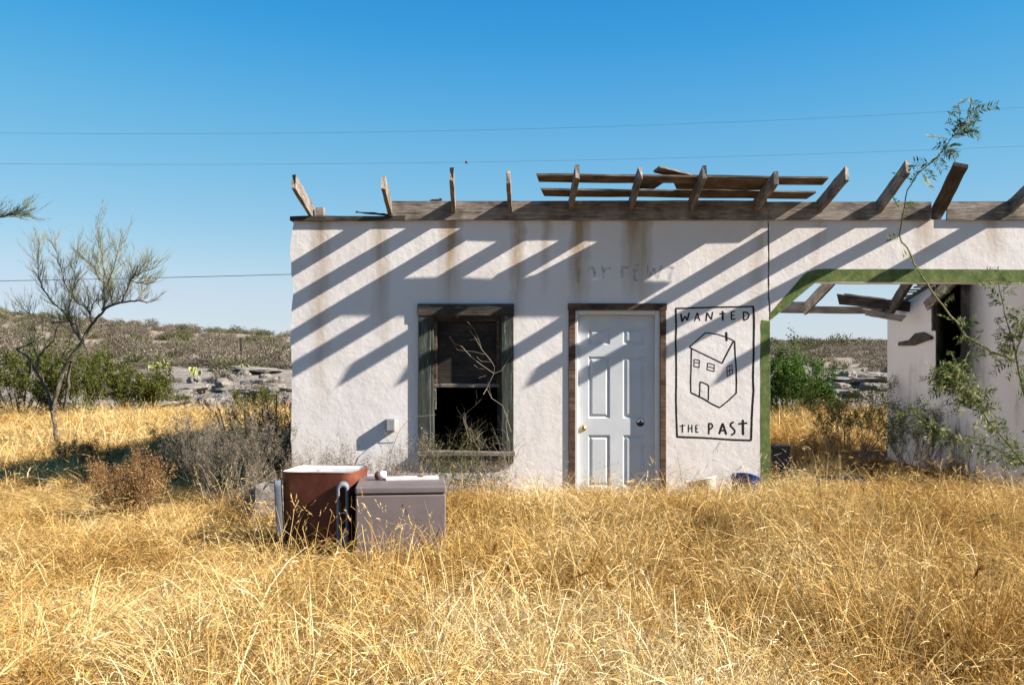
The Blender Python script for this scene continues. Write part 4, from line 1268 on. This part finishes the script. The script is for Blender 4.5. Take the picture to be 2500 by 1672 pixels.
# ------------------------------------------------------------------ outcrop: ledges, boulders, cactus, posts
t = NT('pale_limestone')
v = t.coord((1, 1, 3))
t.col(t.ramp(t.noise(v, 1.6, 9, .72, .3), [(0.3, (0.08, 0.07, 0.06)), (0.5, (0.19, 0.168, 0.148)), (0.7, (0.31, 0.28, 0.25))]))
t.rough(.95); t.bump(t.noise(v, 5, 8, .7), .9, .08)
M['lime'] = t.m
def rock_mesh(seed, sx, sy, sz, flat=0.0):
    bm = bmesh.new()
    bmesh.ops.create_icosphere(bm, subdivisions=3, radius=1)
    rr = random.Random(seed)
    o = Vector((rr.uniform(0, 99), rr.uniform(0, 99), rr.uniform(0, 99)))
    for vt in bm.verts:
        p = vt.co.copy()
        k = 1 + .38 * mnoise.noise(p * 1.1 + o) + .16 * mnoise.noise(p * 2.9 + o)
        # facet by snapping towards a few planes
        p = p * k
        for a in range(3): p[a] = lerp(p[a], round(p[a] * 2.2) / 2.2, .45)
        if flat and p.z > flat: p.z = flat + (p.z - flat) * .15
        vt.co = Vector((p.x * sx, p.y * sy, p.z * sz))
    me = bpy.data.meshes.new('rock')
    bm.to_mesh(me); bm.free()
    me.materials.append(M['lime'])
    return me
rr = random.Random(5)
ledge_m = [rock_mesh(100 + i, 1.6, 1.0, .28, .35) for i in range(4)]
bould_m = [rock_mesh(200 + i, .5, .45, .38) for i in range(5)]
def drop(name, me, u, d, sc_, label, cat, group, dz=0, rz=None):
    p = on_ground(u, d)
    o = link(name, me)
    o.location = (p.x, p.y, p.z + dz); o.scale = sc_; o.rotation_euler = (rr.uniform(-.1, .1), rr.uniform(-.1, .1), rr.uniform(0, 6.3) if rz is None else rz)
    return tag(o, label, cat, group)
for i, (u, d) in enumerate([(405, 45), (440, 47), (395, 42), (500, 43), (540, 44.5), (570, 46), (475, 41), (640, 50), (330, 50), (690, 47), (1990, 47), (2030, 49), (2090, 46), (2120, 50), (2000, 43), (2060, 42), (2150, 44), (1930, 48), (2175, 48), (1900, 44)] + [(rr.uniform(290, 700) if k % 2 else rr.uniform(1890, 2180), rr.uniform(39, 56)) for k in range(6)]):
    drop('rock_ledge', ledge_m[i % 4], u, d, (rr.uniform(.5, 1.15), rr.uniform(.7, 1.1), rr.uniform(.5, 1.2)), 'flat weathered limestone ledge ' + ('on the slope past the archway' if u > 1500 else 'on the slope behind the bare tree'), 'rock', 'limestone ledges ' + ('past the archway' if u > 1500 else 'behind the bare tree'), .18, rr.uniform(-.35, .35))
for i, (u, d) in enumerate([(478, 40), (490, 39.5), (465, 38.5), (505, 41.5), (450, 38), (515, 39), (485, 37.5), (440, 39), (530, 42), (500, 38), (555, 40), (410, 41), (1960, 40), (2010, 41), (2075, 40.5), (2140, 41.5), (2035, 44), (2110, 43)] + [(rr.uniform(300, 700) if k % 2 else rr.uniform(1890, 2180), rr.uniform(37, 57)) for k in range(30)]):
    s_ = rr.uniform(.35, 1.0)
    drop('boulder', bould_m[i % 5], u, d, (s_, s_, s_), 'pale limestone boulder below the ledges ' + ('past the archway' if u > 1500 else 'behind the bare tree'), 'boulder', 'boulders ' + ('past the archway' if u > 1500 else 'behind the bare tree'), .12 * s_)
mb = MB()
rp_ = [(.14 * math.cos(q), .19 * math.sin(q)) for q in [2 * math.pi * j / 10 for j in range(10)]]
f_ = [(x, .025, z) for x, z in rp_]; b_ = [(x, -.025, z) for x, z in rp_]
mb.face(f_[::-1]); mb.face(b_)
for j in range(10): mb.face([f_[j], f_[(j + 1) % 10], b_[(j + 1) % 10], b_[j]])
PAD = mb.mesh('pad', M['cactus'])
def cactus(u, d, s_, seed):
    rr = random.Random(seed)
    where = 'beyond the archway' if u > 1500 else 'on the outcrop behind the bare tree'
    e = empty('prickly_pear', on_ground(u, d), 'clump of yellow-green prickly pear pads ' + where, 'cactus', 'prickly pears ' + where)
    e.scale = (s_, s_, s_)
    for k in range(9):
        o = link('pad', PAD, e)
        o.location = (rr.gauss(0, .28), rr.gauss(0, .16), .16 + (0.26 if k > 5 else 0)); o.rotation_euler = (rr.uniform(-.4, .4), rr.uniform(-.7, .7), rr.uniform(0, 3.1))
for i, (u, d, s_) in enumerate([(400, 58, .85), (375, 56, .7), (465, 53, .8), (597, 66, .8), (596, 55, .75), (480, 37.5, .6), (290, 60, .8), (2100, 55, .7), (1960, 52, .7)]):
    cactus(u, d, s_, 300 + i)
M['post'] = M['wood_dark']
o = link('grey_rock', rock_mesh(333, .22, .18, .27)); o.location = (P(650, 0, 9.7).x, 9.7 - D0, .18); o.rotation_euler = (0, .5, .3)
tag(o, 'grey weathered rock in the weeds beside the red tub', 'rock')
for (u, d, h, lab) in ((590, 68, 1.7, 'dark leaning fence post on the scrubby hillside above the cactus'), (1940, 150, 2.6, 'tiny dark post on the far plain through the archway')):
    p = on_ground(u, d)
    o = board('fence_post', p - Vector((0, 0, .2)), p + Vector((-.06, 0, h)), .16, .16, M['post'], None, seed=77)
    tag(o, lab, 'post')

# ------------------------------------------------------------------ scrub on the hill
def scrub_mesh(seed, mat, n=760):
    rr = random.Random(seed)
    mb = MB()
    o = Vector((rr.uniform(0, 50), 0, 0))
    tips = []
    for k in range(9):
        a = rr.uniform(0, 6.28)
        grow(rr, mb, Vector((0, 0, -.05)), Vector((math.cos(a), math.sin(a), rr.uniform(.5, 1.6))), .42, .016, 1, .7, 3, .2, .05, tips, (2, 3), .75, 3)
    for k in range(n):
        a, el = rr.uniform(0, 6.28), math.asin(rr.uniform(0, 1))
        q = Vector((math.cos(a) * math.cos(el), math.sin(a) * math.cos(el), math.sin(el)))
        rad = (.62 + .34 * mnoise.noise(q * 1.7 + o)) * rr.uniform(.45, 1.05) ** .8
        p = Vector((q.x * rad, q.y * rad, q.z * rad * 1.0 + .05))
        dv = (q + Vector((rr.uniform(-1, 1), rr.uniform(-1, 1), rr.uniform(-.4, 1))) * .6).normalized()
        w_ = dv.cross(Vector((rr.uniform(-1, 1), rr.uniform(-1, 1), rr.uniform(-1, 1)))).normalized()
        L, W = rr.uniform(.03, .075), rr.uniform(.010, .024)
        mb.cur = rr.random()
        mb.face([p - dv * L - w_ * W * .3, p + w_ * W, p + dv * L, p - w_ * W])
    return mb.mesh('scrub_bush', mat)
scrubs = [scrub_mesh(400 + i, M['scrub'] if i < 5 else M['scrub_green']) for i in range(7)]
rr = random.Random(31)
cand = []
while len(cand) < 680:
    a = rr.uniform(-.60, .56)
    d = 38 + (rr.random() ** 1.5) * 108
    if rr.random() < .62: a = rr.uniform(-.60, -.18)
    if -.17 < a < .215 or (a > .41): continue
    e = d
    if d < 56 and rr.random() < .72: continue
    if d < 70 and rr.random() < .35: continue
    cand.append((a, d))
cand.sort(key=lambda q: q[1])
single, rest = cand[:290], cand[290:]
for i, (a, d) in enumerate(single):
    x, y = a * d, d - D0
    vi = rr.choice((0, 1, 2, 3, 4, 0, 1, 2, 3, 4, 5, 6))
    o = link('scrub_bush', scrubs[vi])
    s_ = rr.choice((rr.uniform(.5, 1.0), rr.uniform(.9, 1.9))) * (.6 if d < 56 else 1)
    o.location = (x, y, H(x, y) - .04); o.rotation_euler = (0, 0, rr.uniform(0, 6.3)); o.scale = (s_ * rr.uniform(.9, 1.4), s_ * rr.uniform(.9, 1.3), s_ * rr.uniform(.7, 1.05))
    kind_ = ('dry grey', 'olive green')[vi > 4]; where = 'on the slope past the archway' if a > 0 else 'on the hill behind the bare tree'
    tag(o, 'low %s scrub bush %s' % (kind_, where), 'bush', '%s scrub bushes %s' % (kind_, where))

# ------------------------------------------------------------------ scattered ground cover (one object each, instanced from hidden sources)
def scatter(name, label, cat, pts, sources, mat=None):
    """pts: (x, y, z, rotx, roty, rotz, scale, index, tint)"""
    src = bpy.data.collections.new(name + '_sources')
    for i, me in enumerate(sources):
        src.objects.link(bpy.data.objects.new('%s_source_%02d' % (name, i), me))
    me = bpy.data.meshes.new(name)
    me.from_pydata([p[:3] for p in pts], [], [])
    a = me.attributes.new('rot', 'FLOAT_VECTOR', 'POINT'); a.data.foreach_set('vector', [c for p in pts for c in p[3:6]])
    a = me.attributes.new('scl', 'FLOAT_VECTOR', 'POINT'); a.data.foreach_set('vector', [c for p in pts for c in p[6]])
    a = me.attributes.new('idx', 'INT', 'POINT'); a.data.foreach_set('value', [p[7] for p in pts])
    a = me.attributes.new('tint', 'FLOAT', 'POINT'); a.data.foreach_set('value', [p[8] for p in pts])
    o = link(name, me)
    ng = bpy.data.node_groups.new(name + '_nodes', 'GeometryNodeTree')
    ng.interface.new_socket('Geometry', in_out='INPUT', socket_type='NodeSocketGeometry')
    ng.interface.new_socket('Geometry', in_out='OUTPUT', socket_type='NodeSocketGeometry')
    N = ng.nodes; Lk = ng.links
    gi = N.new('NodeGroupInput'); go = N.new('NodeGroupOutput')
    ci = N.new('GeometryNodeCollectionInfo'); ci.inputs['Collection'].default_value = src
    ci.inputs['Separate Children'].default_value = True; ci.inputs['Reset Children'].default_value = True
    ip = N.new('GeometryNodeInstanceOnPoints'); ip.inputs['Pick Instance'].default_value = True
    def attr(nm, typ):
        nd = N.new('GeometryNodeInputNamedAttribute'); nd.data_type = typ; nd.inputs['Name'].default_value = nm
        return nd.outputs['Attribute']
    e2r = N.new('FunctionNodeEulerToRotation')
    Lk.new(attr('rot', 'FLOAT_VECTOR'), e2r.inputs[0])
    Lk.new(gi.outputs[0], ip.inputs['Points']); Lk.new(ci.outputs[0], ip.inputs['Instance'])
    Lk.new(attr('idx', 'INT'), ip.inputs['Instance Index']); Lk.new(e2r.outputs[0], ip.inputs['Rotation']); Lk.new(attr('scl', 'FLOAT_VECTOR'), ip.inputs['Scale'])
    Lk.new(ip.outputs[0], go.inputs[0])
    md = o.modifiers.new('scatter', 'NODES'); md.node_group = ng
    tag(o, label, cat, None, 'stuff')
    return o

far = [(a * d, d - D0, H(a * d, d - D0) - .05) for a, d in rest]
for k in range(2600):
    d = 140 + 620 * rr.random() ** 1.2
    a = rr.uniform(.225, .41)
    far.append((a * d, d - D0, H(a * d, d - D0) - .05))
far_pts = []
for (x, y, z) in far:
    d = y + D0
    s_ = rr.uniform(.8, 1.9) * (1 if d < 150 else rr.uniform(1.0, 2.6))
    far_pts.append((x, y, z, 0, 0, rr.uniform(0, 6.3), (s_ * 1.2, s_ * 1.2, s_ * rr.uniform(.7, 1.0)), rr.choice((0, 1, 2, 3, 4, 5, 6)), 0))
scatter('far_scrub', 'mass of grey scrub covering the far hill and plain', 'scrub', far_pts, scrubs)

# --- dry grass
t = NT('dry_straw')
va = t.n('ShaderNodeAttribute', attribute_name='vary').outputs['Fac']
ge = t.n('ShaderNodeNewGeometry')
big = t.noise(ge.outputs['Position'], 0.55, 3, 0.5)
mid = t.noise(ge.outputs['Position'], 2.6, 3, 0.6)
ti = t.n('ShaderNodeAttribute', attribute_name='tint', attribute_type='INSTANCER').outputs['Fac']
k = t.math('MULTIPLY', va, .62)
k = t.math('ADD', k, t.math('MULTIPLY', t.math('SUBTRACT', big, .5), .75))
k = t.math('ADD', k, t.math('MULTIPLY', t.math('SUBTRACT', mid, .5), .55))
k = t.math('ADD', k, t.math('MULTIPLY', ti, .45), True)
c = t.ramp(k, [(0.0, (0.075, 0.03, 0.008)), (0.2, (0.21, 0.105, 0.026)), (0.42, (0.42, 0.245, 0.07)), (0.62, (0.56, 0.385, 0.145)), (0.82, (0.68, 0.535, 0.275)), (1.0, (0.73, 0.635, 0.43))])
df = t.n('ShaderNodeBsdfDiffuse'); tr = t.n('ShaderNodeBsdfTranslucent'); mx = t.n('ShaderNodeMixShader'); mx.inputs[0].default_value = .18
t.l(c, df.inputs[0]); t.l(c, tr.inputs[0]); t.l(df.outputs[0], mx.inputs[1]); t.l(tr.outputs[0], mx.inputs[2]); t.l(mx.outputs[0], t.out.inputs[0])
M['straw'] = t.m

def blade(mb, rr, p, dr, L, w, bend, kink, segs=3, taper=.85):
    d = dr.normalized()
    side = d.cross(Vector((rr.uniform(-1, 1), rr.uniform(-1, 1), rr.uniform(-.2, .2)))).normalized()
    out = Vector((d.x, d.y, 0))
    if out.length < .05: out = Vector((rr.uniform(-1, 1), rr.uniform(-1, 1), 0))
    out.normalize()
    q = p.copy()
    ki = rr.randint(1, segs - 1) if kink else 99
    n0 = len(mb.v)
    for i in range(segs + 1):
        ww = w * (1 - (i / segs) ** 1.6 * taper)
        mb.v.append(tuple(q - side * ww / 2)); mb.v.append(tuple(q + side * ww / 2)); mb.a.extend([mb.cur, mb.cur])
        d = (d + (out * .8 - Vector((0, 0, .6))) * bend * ((i + 1) / segs) ** 1.6 * 1.6 + Vector((rr.uniform(-1, 1), rr.uniform(-1, 1), rr.uniform(-1, 1))) * .07).normalized()
        if i + 1 == ki:
            d = (d * .3 + Vector((rr.uniform(-1, 1), rr.uniform(-1, 1), rr.uniform(-.9, .2)))).normalized()
        q = q + d * (L / segs)
    for i in range(segs):
        a = n0 + 2 * i
        mb.f.append((a, a + 1, a + 3, a + 2))
    return q, d

def seed_head(mb, rr, q, d, n, step, s_):
    for j in range(n):
        p = q + d * j * step
        dv = (d + Vector((rr.uniform(-1, 1), rr.uniform(-1, 1), rr.uniform(-1, 1))) * .6).normalized()
        sd = dv.cross(Vector((rr.uniform(-1, 1), rr.uniform(-1, 1), rr.uniform(-1, 1)))).normalized() * s_ * .13
        mb.face([p - sd, p + sd, p + dv * s_])

def clump(mb, rr, c, n, h, lean, w, rad, heads, kinky, tone, drift):
    for k in range(n):
        a = rr.uniform(0, 6.283)
        r_ = rad * math.sqrt(rr.random())
        ln = lean * rr.random() ** .7
        a2 = a + rr.gauss(0, .7)
        mb.cur = min(1, max(0, rr.gauss(tone, .22)))
        wide = 2.3 if rr.random() < .07 else 1
        if wide > 1: mb.cur = min(1, mb.cur + .25)
        q, d = blade(mb, rr, Vector((c[0] + math.cos(a) * r_, c[1] + math.sin(a) * r_, -.02)), Vector((math.cos(a2) * ln + drift[0], math.sin(a2) * ln + drift[1], 1)),
                     h * rr.uniform(.4, 1.15), w * rr.uniform(.6, 1.3) * wide, rr.uniform(.03, .75), rr.random() < kinky, 4)
        if rr.random() < heads: seed_head(mb, rr, q, d, 5, .014, .022)
        elif rr.random() < .13:      # curled leaf blades breaking from the stem
            for j in range(2):
                mb.cur = min(1, mb.cur + rr.uniform(-.1, .25))
                blade(mb, rr, q - d * rr.uniform(.02, .2), Vector((rr.uniform(-1, 1), rr.uniform(-1, 1), rr.uniform(-.1, .9))), rr.uniform(.06, .15), w * rr.uniform(.7, 1.15), rr.uniform(.2, 1.1), False, 3, .9)

def thatch(mb, rr, n, rad, w):
    for k in range(n):
        mb.cur = min(1, max(0, rr.gauss(.30, .24)))
        a, r_ = rr.uniform(0, 6.283), rad * math.sqrt(rr.random())
        blade(mb, rr, Vector((math.cos(a) * r_, math.sin(a) * r_, rr.uniform(.0, .24))), Vector((rr.uniform(-1, 1), rr.uniform(-1, 1), rr.uniform(-.3, .6))), rr.uniform(.08, .28), w * rr.uniform(.6, 1.4), rr.uniform(0, .5), rr.random() < .4, 2)

def patch(seed, rad, clumps, per, th, h, w):
    """a round stand of many clumps with gaps between them"""
    rr = random.Random(seed)
    mb = MB()
    for k in range(clumps):
        a, r_ = rr.uniform(0, 6.283), rad * math.sqrt(rr.random())
        hh = h * rr.uniform(.5, 1.2)
        clump(mb, rr, (math.cos(a) * r_, math.sin(a) * r_), int(per * rr.uniform(.5, 1.4)), hh, rr.uniform(.2, .9), w, rr.uniform(.03, .11), .10, rr.uniform(.08, .40), rr.uniform(.25, .78), (rr.gauss(0, .22), rr.gauss(0, .22)))
    thatch(mb, rr, th, rad * 1.05, w)
    return mb.mesh('grass_patch', M['straw'])

def tuft(seed, n, h, w):
    rr = random.Random(seed)
    mb = MB()
    clump(mb, rr, (0, 0), n, h, 1.0, w, .08, .12, .35, rr.uniform(.4, .65), (0, 0))
    thatch(mb, rr, n // 3, .12, w)
    return mb.mesh('grass_tuft', M['straw'])

def stalk(seed):
    """tall upright seed stalks, a few to a clump"""
    rr = random.Random(seed)
    mb = MB()
    for k in range(6):
        mb.cur = rr.uniform(.35, .95)
        q, d = blade(mb, rr, Vector((rr.gauss(0, .05), rr.gauss(0, .05), -.02)), Vector((rr.gauss(0, .22), rr.gauss(0, .22), 1)), rr.uniform(.5, .8), .0050, rr.uniform(.0, .3), rr.random() < .12, 6, .35)
        seed_head(mb, rr, q - d * .02, d, 14, .007, .02)
    return mb.mesh('grass_stalk', M['straw'])

def plume(seed):
    rr = random.Random(seed)
    mb = MB()
    mb.cur = .55
    q, d = blade(mb, rr, Vector((0, 0, -.02)), Vector((rr.gauss(0, .2), rr.gauss(0, .2), 1)), .5, .005, .15, False, 5, .3)
    for j in range(150):
        mb.cur = rr.uniform(0, .35)
        p = q + d * .13 * rr.random()
        dv = (d * .9 + Vector((rr.uniform(-1, 1), rr.uniform(-1, 1), rr.uniform(-1, 1)))).normalized()
        sd = dv.cross(Vector((rr.uniform(-1, 1), rr.uniform(-1, 1), rr.uniform(-1, 1)))).normalized() * .0014
        mb.face([p - sd, p + sd, p + dv * .022])
    return mb.mesh('grass_plume', M['straw'])

NP = 8
near_src = [patch(500 + i, .62, 34, 58, 260, .58, .0044) for i in range(NP)] + [patch(520 + i, .95, 46, 34, 160, .55, .0078) for i in range(4)] + [tuft(540 + i, 46, .46, .0040) for i in range(6)]
rg = random.Random(77)

def bump2(x, y, cx, cy, rx, ry):
    return math.exp(-(((x - cx) / rx) ** 2 + ((y - cy) / ry) ** 2))

def gh(x, y):
    """how tall the grass stands here, as a share of full height"""
    d = y + D0
    k = .88 + .34 * mnoise.noise((x * .55, y * .55, 11)) + .18 * mnoise.noise((x * 1.7, y * 1.7, 4))
    k *= lerp(1, .74, sm(9.4, 10.7, d) * (1 - sm(11.6, 12.4, d)))                    # thin by the house wall
    k *= lerp(1, .40, sm(-1.9, -2.8, x) * sm(7.2, 8.8, d) * (1 - sm(11.4, 12.6, d)))
    k *= lerp(1, .72, sm(-2.2, -2.9, x) * sm(11.4, 12.6, d) * (1 - sm(15.5, 17, d)))   # thin in the strip the house shades
    if 2.7 < x < 5.95 and 0 < y < 5: k *= .42                                        # starved under the archway
    k *= 1 - .50 * bump2(x, y, -1.25, -4.15, .95, .75)                               # trodden before the appliances
    k *= 1 - .50 * bump2(x, y, -2.35, -5.0, .9, .7)
    k *= 1 - .62 * bump2(x, y, .92, -5.95, .34, .45) - .40 * bump2(x, y, .42, -5.45, .30, .22)
    k *= 1 + .40 * bump2(x, y, 1.55, -5.9, .4, .5)
    k *= 1 - .40 * bump2(x, y, 2.3, -.45, .5, .55)
    k *= 1 - .35 * bump2(x, y, .1, -2.2, .5, .25) - .35 * bump2(x, y, 1.6, -2.6, .6, .2)
    k *= 1 + 1.3 * bump2(x, y, 3.2, -.45, .55, .40)                                 # tall clump by the arch post
    return max(.22, k)

def tint(x, y):
    d = y + D0
    side = -.16 * sm(.5, 3.0, x) * (1 - sm(12, 14, d)) + .06 * sm(-1.2, -2.6, x)
    near = .30 * sm(-5.0, -6.3, y) * sm(2.6, .8, abs(x - .2)) + .06 * sm(-4.2, -6, y) * sm(-.5, -2, x)
    edge = .25 * bump2(x, y, 3.2, -.5, .7, .6) + .2 * bump2(x, y, -2.35, -5.0, .9, .7)
    return max(0, min(1, .36 + side + near + edge))

BLOCK = [(XL - .02, XR + .02, -.02, YH + .05), (5.87, 10.3, -.02, 4.9), (-1.95, -1.25, -3.32, -2.72), (-1.33, -.56, -3.63, -2.84)]
def gap(x, y):
    """distance to the nearest thing grass cannot grow through"""
    best = 9
    for x0, x1, y0, y1 in BLOCK:
        dx_, dy_ = max(x0 - x, 0, x - x1), max(y0 - y, 0, y - y1)
        best = min(best, math.hypot(dx_, dy_))
    return best

pts = []
def put(x, y, i, s_, h):
    pts.append((x, y, H(x, y) - .01, rg.gauss(0, .05), rg.gauss(0, .05), rg.uniform(0, 6.3), (s_, s_, s_ * h), i, max(0, min(1, tint(x, y) + rg.gauss(0, .10)))))
def grid(d0, d1, step, first, count, s0, s1, margin):
    y = d0 - D0
    row = 0
    while y < d1 - D0:
        d = y + D0
        half = .56 * d + .8
        x = -half + (row % 2) * step / 2
        while x < half:
            px, py = x + rg.gauss(0, step * .2), y + rg.gauss(0, step * .2)
            if gap(px, py) > margin and not (mnoise.noise((px * .9, py * .9, 33)) > .46):
                put(px, py, first + rg.randrange(count), rg.uniform(s0, s1), gh(px, py))
            x += step
        y += step * .86
        row += 1
grid(2.6, 13.0, .66, 0, NP, .9, 1.15, .42)
grid(13.4, 33.0, 1.10, NP, 4, .9, 1.2, .8)
def fill(n, x0, x1, y0, y1, far_from):
    for k in range(n):
        x, y = rg.uniform(x0, x1), rg.uniform(y0, y1)
        if .02 < gap(x, y) < far_from: put(x, y, NP + 4 + rg.randrange(6), rg.uniform(.7, 1.1), gh(x, y))
fill(330, XL - .9, XR + .9, -.55, 0, .45)
fill(300, -2.5, .0, -4.2, -2.2, .45)
fill(230, XR, 5.9, -.5, 4.8, .5)
fill(170, XL - .6, XL, 0, 6.4, .5)
for k in range(22):      # the tall pale clump at the foot of the arch post
    x, y = 3.25 + rg.gauss(0, .22), -.42 + rg.gauss(0, .13)
    pts.append((x, y, H(x, y) - .01, rg.gauss(0, .1), rg.gauss(0, .1), rg.uniform(0, 6.3), (1.0, 1.0, rg.uniform(1.0, 1.5)), NP + 4 + rg.randrange(6), .75))
scatter('dry_grass', 'tangled golden dry grass covering the whole yard', 'grass', pts, near_src)

st_pts = []
stalks = [stalk(560 + i) for i in range(5)] + [plume(570 + i) for i in range(3)]
for k in range(620):
    d = math.sqrt(lerp(3.5 ** 2, 18 ** 2, rg.random()))
    x = rg.uniform(-.58, .58) * d; y = d - D0
    if gap(x, y) < .06 or mnoise.noise((x * .5, y * .5, 14)) < -.05: continue
    s_ = rg.uniform(.7, 1.05) * lerp(.6, 1, min(1, gh(x, y)))
    st_pts.append((x, y, H(x, y), 0, 0, rg.uniform(0, 6.3), (s_, s_, s_), rg.randrange(5), max(0, min(1, tint(x, y) + .1))))
for k in range(16):      # stalks before the tub and cabinet
    x, y = rg.uniform(-2.0, -.5), rg.uniform(-4.2, -3.75)
    st_pts.append((x, y, 0, 0, 0, rg.uniform(0, 6.3), (.72, .72, .72), rg.randrange(5), .4))
for u, d in ((1225, 5.6), (1190, 5.9), (1255, 5.5), (1530, 4.9), (2350, 5.3), (2310, 5.0), (1540, 5.1)):
    p = on_ground(u, d)
    st_pts.append((p.x, p.y, p.z, 0, 0, rg.uniform(0, 6.3), (1, 1, .95), 5 + rg.randrange(3), .0))
scatter('grass_stalks', 'thin upright seed stalks standing above the dry grass', 'grass', st_pts, stalks)
